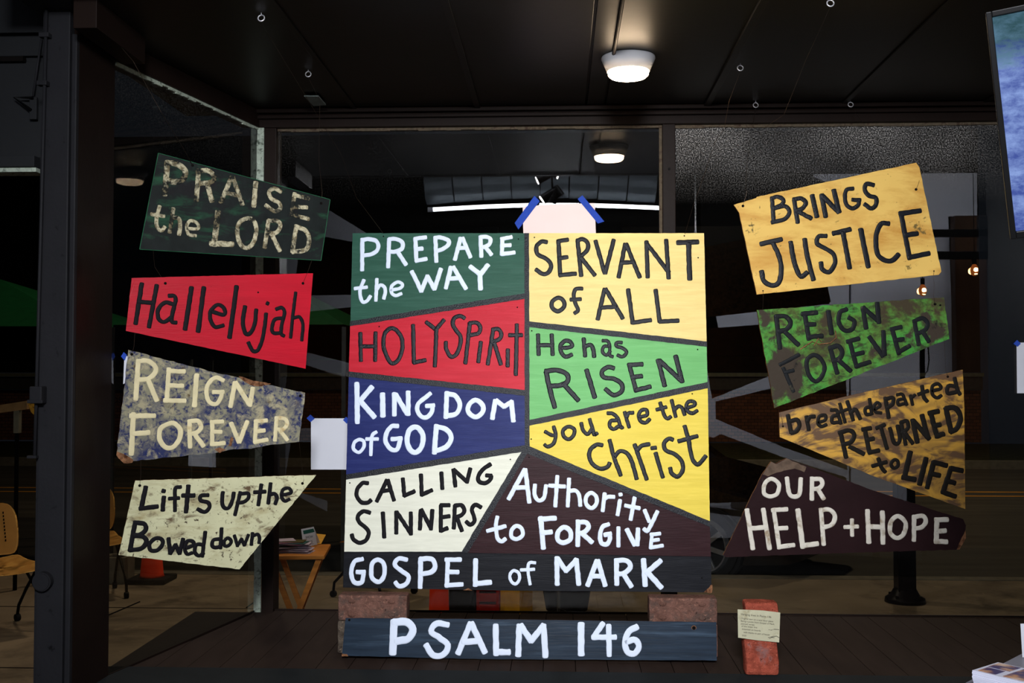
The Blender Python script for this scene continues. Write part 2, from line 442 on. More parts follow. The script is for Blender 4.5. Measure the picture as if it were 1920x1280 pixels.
# angled left window
wn = tag(bpy.data.objects.new('window_3', None), kind='structure'); COL.objects.link(wn); wn.location = (WL(3.4), 3.4, ZP)
yA, yB = 2.99, GY - 0.03
def lw(bm, off0, off1, z0, z1, ya=yA, yb=yB, mi=None):
    # a slab along the angled wall between two offsets to its left
    n = Vector((0.979, -0.204, 0))
    A = Vector((WL(ya), ya, 0)); B = Vector((WL(yb), yb, 0))
    vs = [bm.verts.new(p + n * o + Vector((0, 0, z))) for z in (z0, z1) for (p, o) in ((A, off0), (B, off0), (B, off1), (A, off1))]
    idx = ((0, 1, 2, 3), (4, 5, 6, 7), (0, 1, 5, 4), (1, 2, 6, 5), (2, 3, 7, 6), (3, 0, 4, 7))
    fs = []
    for q in idx: fs.append(bm.faces.new([vs[t] for t in q]))
    if mi is not None:
        for f in fs: f.material_index = 1
        fs[2].material_index = 0
    return bm
obj('pane', lw(BM(), 0.0, -0.006, ZP + 0.002, ZT, mi=1), [M['glass'], M['clear']], wn, world=True)
bm = BM(); rr = random.Random(5)
for k in range(22):
    a = yA + (yB - yA) * k / 22; b = yA + (yB - yA) * (k + 1) / 22
    lw(bm, 0.006, 0.0005, ZT - 0.006 - rr.uniform(0, 0.006), ZT + 0.002, a, b)
tag(obj('putty_strip', bm, M['putty'], wn, world=True), kind='stuff')
obj('putty_strip', lw(BM(), 0.004, 0.0005, ZP + 0.0, ZP + 0.006), M['darkbrown'], wn, world=True)
tag(obj('trim_4', lw(BM(), 0.012, -0.05, ZT, ZC - 0.001, 2.80, GY - 0.04), M['darkbrown']), kind='structure')
tag(obj('trim_5', lw(BM(), 0.0, -0.05, ZP - 0.30, ZP - 0.002, 2.99, GY - 0.04), M['darkbrown']), kind='structure')

# ------------------------------------------------------------------ left front post, panel and door head
YP = 2.75
p_out = at_y(72, 700, YP).x; p_in = at_y(132, 700, YP).x; p_side = WL(2.985)
po = tag(bpy.data.objects.new('trim_6', None), kind='structure'); COL.objects.link(po); po.location = (p_in - 0.03, YP, 0)
ztop_post = at_y(130, 62, YP).z
obj('face_board', bx(BM(), p_out, p_in - 0.012, YP, YP + 0.05, 0.02, 2.75, bev=0.003), M['charcoal'], po, world=True)
obj('inner_bead', bx(BM(), p_in - 0.010, p_in + 0.004, YP + 0.006, YP + 0.05, 0.02, ztop_post, bev=0.003), M['charcoal'], po, world=True)
obj('outer_bead', bx(BM(), p_out - 0.008, p_out - 0.0005, YP + 0.010, YP + 0.05, 0.02, 2.3, bev=0.002), M['charcoal'], po, world=True)
bm = BM(); zt2 = ZC - 0.002
vs = []
for z in (0.02, zt2):
    for (xx, yy) in ((p_in + 0.005, YP + 0.02), (p_side + 0.004, 2.985), (p_side - 0.05, 2.985), (p_out + 0.004, YP + 0.051)):
        vs.append(bm.verts.new((xx, yy, z)))
for q in ((0, 1, 2, 3), (4, 5, 6, 7), (0, 1, 5, 4), (1, 2, 6, 5), (2, 3, 7, 6), (3, 0, 4, 7)): bm.faces.new([vs[t] for t in q])
obj('side_board', bm, M['darkbrown'], po, world=True)
# corner block and lintel at the top of the post
bm = BM(); a = at_y(150, 60, 2.70); b = at_y(196, 0, 2.70)
bx(bm, a.x, a.x + 0.06, 2.66, 2.98, at_y(150, 62, 2.7).z, ZC + 0.2, bev=0.002)
tag(obj('trim_7', bm, M['darkbrown']), kind='structure')
# slide bolt rod with brackets, round knob on the post
rod = thing('slide_bolt', 'long dark steel slide bolt rod running down the edge of the charcoal post', 'door bolt', (p_out + 0.006, YP - 0.012, 1.37))
ra = at_y(87, 18, YP - 0.014); rb = at_y(65, 856, YP - 0.014)
obj('rod', tube(BM(), [ra, at_y(80, 300, YP - 0.014), at_y(72, 600, YP - 0.014), rb], 0.0045), M['charcoal'], rod, world=True, smooth=True)
for (px, py) in ((83, 66), (79, 156)):
    p = at_y(px, py, YP - 0.014)
    obj('guide', bx(BM(), p.x - 0.012, p.x + 0.014, YP - 0.021, YP, p.z - 0.006, p.z + 0.006, bev=0.0015), M['charcoal'], rod, world=True)
p = at_y(76, 740, YP)
obj('handle_block', bx(BM(), p.x - 0.015, p.x + 0.017, YP - 0.030, YP, p.z - 0.022, p.z + 0.022, bev=0.003), M['charcoal'], rod, world=True)
obj('handle', bx(BM(), p.x - 0.018, p.x + 0.022, YP - 0.036, YP - 0.029, p.z - 0.021, p.z - 0.012, bev=0.002), M['charcoal'], rod, world=True)
obj('foot_stop', bx(BM(), rb.x - 0.018, rb.x + 0.006, YP - 0.02, YP - 0.006, rb.z - 0.004, rb.z + 0.003, bev=0.001), M['charcoal'], rod, world=True)
p = at_y(84, 1088, YP)
bm = BM(); cyl(bm, (p.x, YP + 0.001, p.z), (p.x, YP - 0.022, p.z), 0.024, seg=28)
bmesh.ops.bevel(bm, geom=[e for e in bm.edges if len(e.link_faces) == 2 and e.calc_face_angle(0) > 1], offset=0.003, segments=2, affect='EDGES')
kb = obj('post_disc', bm, M['charcoal'])
tag(recentre(kb), 'round charcoal-painted metal disc low on the front of the left post', 'disc')
bk = thing('hook_bracket', 'grey triangular metal hook bracket hanging on the siding at the far left', 'bracket', at_y(55, 190, 2.87))
a = at_y(27, 183, 2.86); b = at_y(62, 183, 2.86); c = at_y(58, 206, 2.86); d = at_y(60, 225, 2.875); e = at_y(78, 70, 2.86)
obj('hook_bar', tube(BM(), [b, a, c], 0.004), M['blackmetal'], bk, world=True, smooth=True)
obj('pull_rod', tube(BM(), [at_y(62, 180, 2.86), e], 0.003), M['charcoal'], bk, world=True, smooth=True)
obj('plate', bx(BM(), c.x - 0.008, c.x + 0.012, 2.866, 2.876, d.z, b.z + 0.004, bev=0.002), M['charcoal2'], bk, world=True)

# siding above the side opening
sd = tag(bpy.data.objects.new('wall_left', None), kind='structure'); COL.objects.link(sd); sd.location = (-1.8, 2.9, 2.15)
zb = at_y(30, 300, 2.88).z
xr = p_out + 0.012
obj('backing', bx(BM(), -3.2, xr, 2.90, 3.0, zb, 4.2), M['charcoal2'], sd, world=True)
zs = [at_y(30, yy, 2.88).z for yy in (296, 262, 236, 110, 66, -60)]
for z0, z1, dp in ((zs[0] + 0.002, zs[3] - 0.006, 0.012), (zs[3] + 0.008, zs[4] - 0.004, 0.018), (zs[4] + 0.004, 3.1, 0.030)):
    obj('siding_board', bx(BM(), -3.2, xr - (0.0 if dp > 0.02 else 0.012), 2.90 - dp, 2.8995, z0, z1, bev=0.002), M['charcoal2'], sd, world=True)
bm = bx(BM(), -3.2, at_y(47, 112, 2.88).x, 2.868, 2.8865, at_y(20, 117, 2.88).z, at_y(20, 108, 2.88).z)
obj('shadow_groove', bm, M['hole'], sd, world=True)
obj('door_head', bx(BM(), -3.2, at_y(74, 322, 2.86).x, 2.84, 2.8995, at_y(10, 325, 2.86).z, at_y(10, 317, 2.86).z, bev=0.001), M['putty'], sd, world=True)
obj('door_head', bx(BM(), -3.2, at_y(74, 312, 2.86).x, 2.83, 2.8995, at_y(10, 316.5, 2.86).z, at_y(10, 296, 2.86).z, bev=0.002), M['charcoal2'], sd, world=True)

# ------------------------------------------------------------------ the gallery behind the photographer (seen as reflections)
tag(obj('floor', bx(BM(), -5, 6, -3.4, 2.9, -0.06, 0.0), mat('gallery_floor', (22, 20, 19), 0.8)), kind='structure')
tag(obj('ceiling', bx(BM(), -5, 6, -3.4, YF - 0.045, 4.6, 4.7), M['darkwall']), kind='structure')
tag(obj('wall_right', bx(BM(), 1.985, 2.05, YF - 0.05, GY + 0.06, 0, 4.6), M['darkbrown']), kind='structure')
tag(obj('wall_side', bx(BM(), 5.9, 6.0, -3.3, YF, 0, 4.6), M['darkwall']), kind='structure')
wr = tag(obj('wall_rear', bx(BM(), -5, 6, -3.25, -3.05, 0, 4.6), M['darkwall']), kind='structure')
VW = 2 * GY + 3.0
def white_panel(px):
    pts = [mirror(x_, y_, VW) for x_, y_ in px]
    obj('partition_panel', slab(BM(), pts, (0, 1, 0), 0.045), M['drywall'], wr, world=True)
white_panel([(300, 405), (548, 398), (619, 395), (700, 445), (1250, 470), (1592, 470), (1592, 1008), (1250, 1008), (1250, 885), (612, 885), (612, 958), (548, 925), (300, 925)])
white_panel([(1525, 330), (1530, 318), (1832, 318), (1832, 405), (1778, 405), (1785, 600), (1835, 628), (1850, 640), (1850, 782), (1700, 782), (1700, 960), (1850, 985), (1862, 1000), (1690, 1008), (1596, 1008), (1596, 365)])
bm = BM(); a = mirror(1783, 407, VW - 0.25); b = mirror(1846, 776, VW - 0.25)
bx(bm, a.x, b.x, a.y - 0.02, a.y + 0.10, 0.0, a.z)
cab = tag(recentre(obj('tall_cabinet', bm, mat('dark_walnut', (60, 42, 30), 0.4, var=0.2, stretch=(1, 1, 0.1)))), 'tall dark wood cabinet reflected in the glass right of the gold sign', 'cabinet')

# fluorescent fitting and round duct
VT = 2 * GY + 2.6
ta = mirror(812, 390, VT); tb = mirror(1238, 386, VT); tz = (ta.z + tb.z) / 2
fl = thing('fluorescent_light', 'long white fluorescent tube glowing across the glass above the centre board', 'light', ((ta.x + tb.x) / 2, ta.y, tz))
pts = []
for k in range(17):
    t = k / 16; pts.append(Vector((ta.x + (tb.x - ta.x) * t, ta.y, tz - 0.016 + 0.035 * math.sin(math.pi * t))))
obj('tube', tube(BM(), pts, 0.020, 12), emitter('fluorescent', (0.93, 0.96, 1.0), 26), fl, world=True)
obj('end_cap', cyl(BM(), pts[0] - Vector((0.05, 0, 0)), pts[0], 0.023), M['steel'], fl, world=True)
obj('end_cap', cyl(BM(), pts[-1] + Vector((0.05, 0, 0)), pts[-1], 0.023), M['steel'], fl, world=True)
bm = BM(); a = mirror(800, 380, VT + 0.2); 
dct = thing('round_duct', 'grey ribbed round duct curving above the fluorescent tube', 'duct', ((ta.x + tb.x) / 2, ta.y - 0.1, tz + 0.2))
seg = 8
for k in range(seg):
    t0 = k / seg; t1 = (k + 1) / seg
    f_ = lambda t: Vector((ta.x - 0.08 + (tb.x - ta.x + 0.06) * t, ta.y - 0.10, tz + 0.195 + 0.06 * math.sin(math.pi * t)))
    obj('duct_section', cyl(BM(), f_(t0), f_(t1 - 0.006), 0.155, 0.150, seg=28), mat('duct_%d' % k, (96, 104, 110), 0.45, metal=0.3, var=0.1, stretch=(0.5, 1, 14)) if k == 0 else bpy.data.materials['duct_0'], dct, world=True, smooth=False)
for k in range(2):
    xx = ta.x + (tb.x - ta.x) * (0.2 + 0.6 * k)
    obj('hanger', cyl(BM(), (xx, ta.y - 0.1, tz + 0.36), (xx, ta.y - 0.1, 4.62), 0.004), M['blackmetal'], dct, world=True)

# black spotlight cluster
VS = 2 * GY + 1.2
sc_ = mirror(1036, 340, VS)
sp = thing('spotlight_cluster', 'cluster of black spotlights seen in the glass above the pink sheet', 'spotlight', sc_)
obj('stem', cyl(BM(), mirror(1034, 300, VS), mirror(1036, 372, VS), 0.008), M['blackmetal'], sp, world=True)
obj('stem', cyl(BM(), mirror(1034, 300, VS), Vector((sc_.x, sc_.y, 4.62)), 0.006), M['blackmetal'], sp, world=True)
spot_em = emitter('spot_lamp', (1.0, 0.98, 0.94), 20)
def spot(px0, py0, px1, py1, r, lit=True):
    a = mirror(px0, py0, VS); b = mirror(px1, py1, VS)      # a = lens end, b = back end
    d = (b - a).normalized()
    lens_dir = (-d)
    obj('hood', cyl(BM(), a, b, r, r * 0.75, seg=20), M['blackmetal'], sp, world=True, smooth=False)
    if lit: obj('lamp', cyl(BM(), a - d * 0.010, a + d * 0.002, r * 0.9, r * 0.9, seg=20), spot_em, sp, world=True)
spot(1008, 338, 1030, 328, 0.038); spot(1047, 327, 1026, 316, 0.042); spot(1017, 374, 1040, 358, 0.042)
spot(1034, 379, 1044, 352, 0.040, False); spot(1052, 368, 1040, 350, 0.038, False); spot(1040, 317, 1034, 330, 0.022, False)

# black rail frame and amber bulbs
VR = 2 * GY + 2.1
fr = thing('rail_frame', 'black metal rail frame reflected right of the gold sign', 'frame', mirror(1800, 1000, VR))
for (x0, y0, x1, y1) in ((1690, 431, 1852, 444), (1690, 472, 1852, 486), (1850, 305, 1863, 1000)):
    a = mirror(x0, y0, VR); b = mirror(x1, y1, VR)
    zl = 0.0 if y1 == 1000 else b.z
    obj('post' if y1 == 1000 else 'rail', bx(BM(), a.x, b.x, a.y - 0.03, a.y + 0.03, zl, a.z, bev=0.003), M['blackmetal'], fr, world=True)
obj('shelf_end', bx(BM(), mirror(1828, 0, VR).x, mirror(1850, 0, VR).x, a.y - 0.03, a.y + 0.03, mirror(1838, 486, VR).z, mirror(1838, 405, VR).z), M['blackmetal'], fr, world=True)
def bulb(px, py, lab):
    p = mirror(px, py, VR - 0.1)
    t = thing('filament_bulb', lab, 'light bulb', p)
    amb = mat('amber_glass', (120, 40, 12), 0.1, emit=(1.0, 0.28, 0.05), es=1.6) if 'amber_glass' not in bpy.data.materials else bpy.data.materials['amber_glass']
    em = emitter('filament', (1.0, 0.78, 0.45), 45) if 'filament' not in bpy.data.materials else bpy.data.materials['filament']
    bm = BM(); r = 0.033
    lathe(bm, [(0.008, 0.06), (0.014, 0.055), (0.030, 0.03), (0.036, 0.0), (0.030, -0.028), (0.012, -0.046)], p); obj('bulb_glass', bm, amb, t, world=True, smooth=True)
    bm = BM(); bmesh.ops.create_uvsphere(bm, u_segments=14, v_segments=8, radius=0.019); bmesh.ops.translate(bm, vec=p + Vector((0.0, 0.036, 0.004)), verts=bm.verts)
    obj('filament', bm, em, t, world=True, smooth=True)
    bm = BM(); bx(bm, p.x - 0.012, p.x + 0.012, p.y + 0.030, p.y + 0.042, p.z - 0.036, p.z - 0.030); obj('filament', bm, em, t, world=True)
    obj('socket', cyl(BM(), p + Vector((0, 0, 0.055)), p + Vector((0, 0, 0.11)), 0.018), M['blackmetal'], t, world=True)
    obj('cord', cyl(BM(), p + Vector((0, 0, 0.11)), Vector((p.x, p.y, 4.62)), 0.0035), M['blackmetal'], t, world=True)
    l = bpy.data.lights.new('bulb_light', 'POINT'); l.energy = 2.2; l.color = (1.0, 0.45, 0.15); l.shadow_soft_size = 0.03
    lo = bpy.data.objects.new('bulb_light', l); COL.objects.link(lo); lo.location = p + Vector((0.0, -0.06, 0.0)); 
bulb(1730, 545, 'small glowing amber bulb between the gold and green signs'); bulb(1827, 507, 'small glowing amber bulb beside the dark post on the right')
st = thing('floor_stand', 'thin black floor stand with hanging cable reflected below the green sign', 'stand', (mirror(1729, 700, VR - 0.3).x, mirror(1729, 700, VR - 0.3).y, 0))
q = mirror(1729, 652, VR - 0.3)
obj('pole', cyl(BM(), (q.x, q.y, 0.02), (q.x, q.y, q.z + 0.1), 0.022), M['blackmetal'], st, world=True)
obj('base', cyl(BM(), (q.x, q.y, 0.0), (q.x, q.y, 0.03), 0.17), M['blackmetal'], st, world=True)
obj('cable', tube(BM(), [mirror(1740, 650, VR - 0.3), mirror(1742, 675, VR - 0.3), mirror(1739, 695, VR - 0.3), mirror(1732, 704, VR - 0.3)], 0.006), M['blackmetal'], st, world=True)

# ------------------------------------------------------------------ disc ceiling lamp in the bay
lc = at_y(1178, 130, 3.22); LX, LY = lc.x, 3.22
lp = thing('ceiling_lamp', 'round white disc lamp glowing warm on the brown ceiling above the boards', 'lamp', (LX, LY, ZC))
rr_ = 50.5 / F * 3.22
obj('housing', lathe(BM(), [(rr_, -0.001), (rr_ * 1.01, -0.006), (rr_ * 0.79, -0.044), (rr_ * 0.77, -0.043), (rr_ * 0.74, -0.03), (0.01, -0.03)], seg=48), mat('lamp_housing', (205, 205, 210), 0.5, var=0.02), lp, smooth=True)
obj('diffuser', lathe(BM(), [(rr_ * 0.765, -0.040), (rr_ * 0.745, -0.054), (rr_ * 0.66, -0.060), (rr_ * 0.4, -0.064), (0.005, -0.065)], seg=48), emitter('lamp_diffuser', (1.0, 0.74, 0.48), 54), lp, smooth=True)

# ------------------------------------------------------------------ paint
BLK = (20, 22, 28)
def gloss_black(name, r=0.28): return mat(name, BLK, r, var=0.12, scale=60, bump=0.25, bscale=300, stretch=(1, 1, 1), spec=0.10)
M['ink'] = gloss_black('black_letter_paint', 0.30); M['inkmatt'] = mat('black_letter_matt', (20, 19, 23), 0.55, var=0.1)
M['white'] = mat('white_letter_paint', (214, 224, 242), 0.5, var=0.015, scale=30, bump=0.05)
M['letterworn'] = mat('worn_cream_letter', (186, 178, 148), 0.7, var=0.1, scale=60, layers=[((34, 36, 33), 26, 0.47, 0.56), ((112, 102, 78), 90, 0.5, 0.6)])
M['lettercream'] = mat('cream_letter', (214, 202, 162), 0.6, var=0.08, scale=25, layers=[((172, 140, 88), 30, 0.60, 0.74)])
M['letterstained'] = mat('stained_white_letter', (202, 196, 184), 0.6, var=0.06, scale=30, layers=[((150, 134, 112), 26, 0.52, 0.66), ((84, 76, 64), 110, 0.66, 0.7)])
def paint(name, c, rough=0.42, gr=0.02): return mat(name, c, rough, var=0.05, scale=3, bump=0.12, bscale=26, stretch=(1, 1, 14), layers=[((min(255, c[0] + 14), min(255, c[1] + 14), min(255, c[2] + 14)), 8, 0.45, 0.8, None, (1, 1, 10))])

def sign_root(name, label, P, pxs):
    c = sum(pxs and [P.at(x, y) for x, y in pxs], Vector()) / len(pxs)
    lo = min((P.at(x, y) for x, y in pxs), key=lambda q: q.z)
    P.p = c
    return thing(name, label, 'sign', (c.x, c.y, lo.z))
def local(P, root, px, py): 
    q = P.at(px, py); return tuple(q - root.location)
def hole(P, root, px, py, r=0.004, m=None):
    q = P.at(px, py); obj('nail_hole', cyl(BM(), q + P.n * 0.0001, q + P.n * 0.0009, r, seg=12), m or M['hole'], root, world=True)
def board(P, root, pxs, m, t=0.009, amp=0.0, seed=1, name='board', step=0.012, edge=None, off=0.0, bev=0.0008):
    pts = [P.at(x, y) for x, y in pxs]
    if amp: pts = rough_edge(pts, step, amp, seed)
    return obj(name, slab(BM(), pts, P.n, t, front_off=off, side=1, bev=0 if amp else bev), [m, edge or M['woodedge']], root, world=True)
def patch(P, root, pxs, m, name='chipped_edge', off=0.0012, seed=3, amp=0.0016):
    pts = rough_edge([P.at(x, y) for x, y in pxs], 0.008, amp, seed)
    obj(name, slab(BM(), pts, P.n, 0.002, front_off=off), m, root, world=True)

# ---- centre board
zb_ = 0.952; PC = Plane((0.0, 3.300, zb_), (0, -1.0, 0.0)); top = 3.43; dz = 1.09
PC = Plane((0.0, 3.300, zb_), Vector((0, -dz, top - 3.300)))
OUT = [(661, 437), (1320, 437), (1325, 640), (1331, 977), (1334, 1098), (1322, 1110), (960, 1107), (643, 1101), (649, 890), (657, 606)]
cs = sign_root('scripture_board', 'large square board of coloured panels with white and black verses standing on two bricks', PC, OUT)
PB = Plane(PC.p - PC.n * 0.003, PC.n)
board(PB, cs, OUT, mat('black_backing', (19, 20, 25), 0.35, var=0.1, scale=30, bump=0.2), t=0.012)
def frame_line(pxs, nm='black_border'):
    pts = rough_edge([PC.at(x, y) for x, y in pxs], 0.012, 0.0006, len(pxs))
    obj(nm, slab(BM(), pts, PC.n, 0.003, front_off=0.0014), M['ink'], cs, world=True)
def panel(pxs, col, lab, nm='panel'):
    pts = rough_edge([PC.at(x, y) for x, y in pxs], 0.015, 0.0003, 5)
    o = obj(nm, slab(BM(), pts, PC.n, 0.003), [paint('paint_%d_%d_%d' % col, col)], cs, world=True)
    o['label'] = lab; return o
g1 = panel([(661, 437), (983.5, 437), (984, 552), (657, 605)], (41, 80, 66), 'dark green painted panel')
r1 = panel([(656.5, 609), (984, 558), (984, 733), (654, 698)], (182, 30, 46), 'red painted panel')
b1 = panel([(654, 704), (984, 740), (984, 837), (649, 891)], (29, 38, 92), 'navy blue painted panel')
c1 = panel([(649, 897), (981, 844), (867, 1034), (645.5, 1034)], (214, 214, 198), 'off-white painted panel')
y1 = panel([(991, 437), (1320, 437), (1325, 641), (991, 604)], (222, 198, 128), 'pale yellow painted panel')
g2 = panel([(991, 611), (1325, 648), (1326.5, 719), (993, 789)], (104, 170, 102), 'light green painted panel')
y2 = panel([(993, 795), (1327, 725), (1331, 979), (992, 836)], (216, 192, 76), 'bright yellow painted panel')
m1 = panel([(990, 846), (1331, 985), (1333, 1043), (873, 1036)], (40, 17, 21), 'dark maroon painted panel')
k1 = panel([(645, 1035), (1333, 1044), (1334, 1098), (1322, 1110), (960, 1107), (643.5, 1101)], (19, 20, 25), 'black painted title panel')
frame_line([(983, 437), (992, 437), (993, 850), (984, 850)])
frame_line([(657, 602), (985, 549.5), (985, 560), (656, 611.5)])
frame_line([(654, 696), (985, 731), (985, 742), (654, 706.5)])
frame_line([(649, 889), (985, 834), (985, 846), (649, 899)])
frame_line([(991, 602), (1325, 640), (1325.5, 650), (991, 613)])
frame_line([(992, 787), (1326.5, 716), (1327, 727.5), (992, 798)])
frame_line([(984, 834), (996, 838), (1331, 976.5), (1331.4, 987.5), (990, 851)])
frame_line([(978, 846), (990, 848), (877, 1036.5), (865, 1035)])
patch(PC, cs, [(1332.5, 1096), (1335.5, 1096), (1334.5, 1111), (1319, 1110.5), (1326, 1104)], M['chip'], seed=2)
patch(PC, cs, [(868, 1106), (878, 1102), (886, 1107)], M['chip'], seed=4, amp=0.001)
for (x_, y_) in ((719, 443), (972, 448), (711, 612), (970, 576), (1002, 445), (1283, 442), (1309, 483), (997, 620), (1308, 655), (996, 823), (1298, 738), (656, 905), (957, 861), (992, 857), (1316, 1083)): hole(PC, cs, x_, y_, 0.0022)

A = (640, 420, 5.3333)
letters('''
P: 210,150 208,460; ~210,160 270,150 340,165 370,210 355,265 300,300 225,312
R: 478,150 468,430; ~478,150 550,150 610,185 605,245 540,275 490,277; 562,275 645,405
E: 740,140 750,365; 735,147 845,132; 745,252 810,245; 745,367 850,348
P: 940,130 950,375; ~940,137 1000,135 1070,165 1068,210 1010,252 960,267
A: 1192,140 1135,355; 1212,140 1290,330; 1160,242 1255,235
R: 1392,125 1400,325; ~1392,130 1450,128 1490,150 1480,200 1440,225 1410,232; 1440,230 1500,305
E: 1610,150 1605,305; 1600,150 1700,130; 1608,215 1690,210; 1605,300 1730,285
t: ~225,560 190,650 190,720 215,780 260,765 290,720; 135,645 255,630 @38
''', PC, *A, 44, M['white'], g1)
letters('''
h: 355,550 345,765; ~355,650 390,610 430,630 440,680 425,745
e: ~500,660 590,640 610,600 560,580 505,620 500,680 540,715 600,695 @36
W: 705,475 800,670; 800,670 860,520; 860,520 930,650; 930,650 995,450 @46
A: 1095,430 1045,640; 1120,430 1245,645; 1075,545 1190,540 @46
Y: 1290,425 1385,500; 1465,410 1385,510; 1385,500 1392,650 @50
''', PC, *A, 38, M['white'], g1, off=0.0003)
letters('''
H: 190,1090 195,1365; 342,1085 338,1365; 190,1222 340,1222
O: ~510,1040 440,1085 420,1180 440,1290 500,1390 570,1355 612,1230 590,1110 510,1040
L: 718,1010 725,1385; 725,1385 840,1360
Y: 850,980 945,1055; 1025,960 945,1055; ~950,1050 945,1200 935,1420
S: ~1230,940 1190,918 1130,940 1115,1000 1150,1065 1190,1120 1190,1200 1150,1300 1095,1325 1050,1250 1045,1180
P: 1285,990 1240,1390; ~1285,990 1350,985 1390,1030 1370,1090 1290,1110
i: 1395,1180 1370,1378
R: 1520,1050 1465,1400; ~1510,1055 1570,1050 1600,1100 1580,1150 1500,1180; 1530,1190 1595,1400
i: 1665,1255 1663,1420
t: 1755,1005 1745,1505; 1680,1110 1805,1110
''', PC, *A, 44, M['ink'], r1)
Bz = (640, 640, 5.3333)
letters('''
K: 155,420 160,810; 305,455 185,600; 185,590 330,755 @54
I: 412,525 415,745 @56
N: 530,520 530,735; 545,530 655,720; 668,505 668,730
G: ~890,520 840,560 770,620 760,690 800,750 860,755 905,700 912,640; 850,645 925,640 @46
D: 1055,510 1045,760; ~1060,522 1140,545 1185,630 1150,720 1050,745
O: ~1340,585 1275,635 1270,705 1340,755 1410,710 1412,635 1340,585
M: 1540,590 1510,770; 1550,590 1625,650; 1625,650 1705,605; 1700,600 1720,795
''', PC, *Bz, 50, M['white'], b1)
letters('''
o: ~180,980 130,1010 122,1075 175,1108 222,1060 225,1000 180,980 @36
f: ~350,905 315,930 300,990 295,1135; 250,975 365,975 @38
G: ~565,845 500,850 450,920 445,1010 500,1080 560,1075 588,985; 505,975 600,970
O: ~735,855 675,895 658,1000 690,1085 745,1108 798,1060 818,960 790,885 735,855 @54
D: 950,840 930,1115; ~950,850 1050,880 1100,960 1050,1050 930,1100 @52
''', PC, *Bz, 46, M['white'], b1)
Cz = (640, 840, 5.3333)
letters('''
C: ~265,350 210,350 160,410 155,480 200,540 260,545 295,520
A: 455,320 355,530; 465,320 525,520; 405,430 495,415
L: 615,305 630,475; 630,475 730,430
L: 795,265 805,470; 805,465 905,420
I: 1000,245 1010,405
N: 1120,215 1140,380; 1125,215 1255,335; 1255,340 1290,205
G: ~1490,160 1420,210 1370,280 1380,335 1440,350 1490,315 1498,280; 1450,272 1500,275
S: ~285,645 220,630 165,680 180,740 250,800 275,850 245,920 180,945 120,910 105,865
I: 415,645 430,890
N: 550,635 550,850; 555,640 690,845; 695,645 695,860
N: 795,620 785,810; 800,615 895,800; 910,620 895,810
E: 995,575 995,830; 995,570 1080,570; 1000,690 1080,680; 995,825 1060,800
R: 1135,575 1125,800; ~1135,575 1200,570 1230,620 1200,670 1135,690; 1155,690 1205,825
S: ~1395,590 1340,565 1305,610 1325,680 1330,730 1290,765 1250,735
''', PC, *Cz, 43, M['inkmatt'], c1)
Dz = (980, 420, 5.3333)
letters('''
S: ~240,180 190,175 140,220 150,300 240,350 285,410 260,480 205,500 135,455
E: 358,165 375,510; 360,170 450,155; 370,340 445,330; 370,510 530,495
R: 550,170 585,515; ~545,165 600,150 650,190 645,260 570,330; 585,335 720,510
V: 730,170 820,490; 910,160 825,490
A: 1025,200 960,530; 1035,200 1170,530; 985,385 1110,380
N: 1238,175 1250,530; 1245,200 1460,480; 1435,160 1460,540
T: 1550,185 1750,178; 1660,195 1670,550 @54
o: ~360,735 300,770 292,830 350,872 412,830 410,770 360,735
f: ~595,645 530,650 510,720 530,800 555,860 520,890; 480,755 580,750 @42
A: 820,650 750,950; 830,650 1000,940; 790,835 930,825
L: 1055,655 1100,990; 1100,985 1280,960
L: 1330,660 1370,975; 1370,975 1555,965
''', PC, *Dz, 46, M['ink'], y1)
Ez = (980, 600, 5.3333)
letters('''
H: 153,145 160,345; 290,145 300,345; 150,250 300,250
e: ~385,280 490,265 480,220 430,205 380,250 385,320 430,365 490,345
h: 610,185 625,360; ~625,265 680,245 705,290 715,365
a: ~800,205 850,210 870,260 870,350 900,365; ~870,260 810,265 800,320 840,350 875,310 @36
s: ~990,225 940,225 940,260 1000,280 1040,320 1000,365 950,350 @38
R: ~235,520 260,640 290,760 320,870; ~230,510 340,500 440,540 450,610 380,650 260,660; 410,640 555,800 @52
I: 640,500 720,770 @52
S: ~910,480 850,470 795,510 810,570 920,590 990,640 990,710 910,750 830,690 @48
E: 1065,440 1135,710; 1060,447 1195,440; 1090,572 1190,560; 1135,700 1275,665 @48
N: 1355,400 1420,655; 1370,405 1585,605; 1530,360 1595,615 @50
''', PC, *Ez, 44, M['ink'], g2)
letters('''
y: ~225,1115 290,1150 330,1150; ~310,1065 330,1150 310,1230 250,1265 220,1245
o: ~460,1065 405,1100 410,1160 460,1190 510,1150 515,1090 460,1065
u: ~585,1030 605,1100 650,1140 690,1090; ~670,990 700,1090 715,1145 745,1130
a: ~850,930 900,935 950,980 980,1070 1000,1070; ~940,1000 880,1010 870,1060 910,1090 960,1060
r: 1020,920 1065,1070; ~1040,970 1060,930 1105,925
e: ~1165,970 1240,950 1240,900 1190,900 1160,950 1180,1010 1230,1025 1270,990
t: ~1375,825 1400,900 1420,960 1450,985 1480,965; 1340,895 1435,870
h: 1490,800 1530,965; ~1515,900 1560,860 1595,880 1620,945
e: ~1640,880 1720,850 1710,815 1660,815 1635,860 1650,910 1700,930 1745,905
''', PC, *Ez, 40, M['ink'], y2)
Fz = (980, 780, 5.3333)
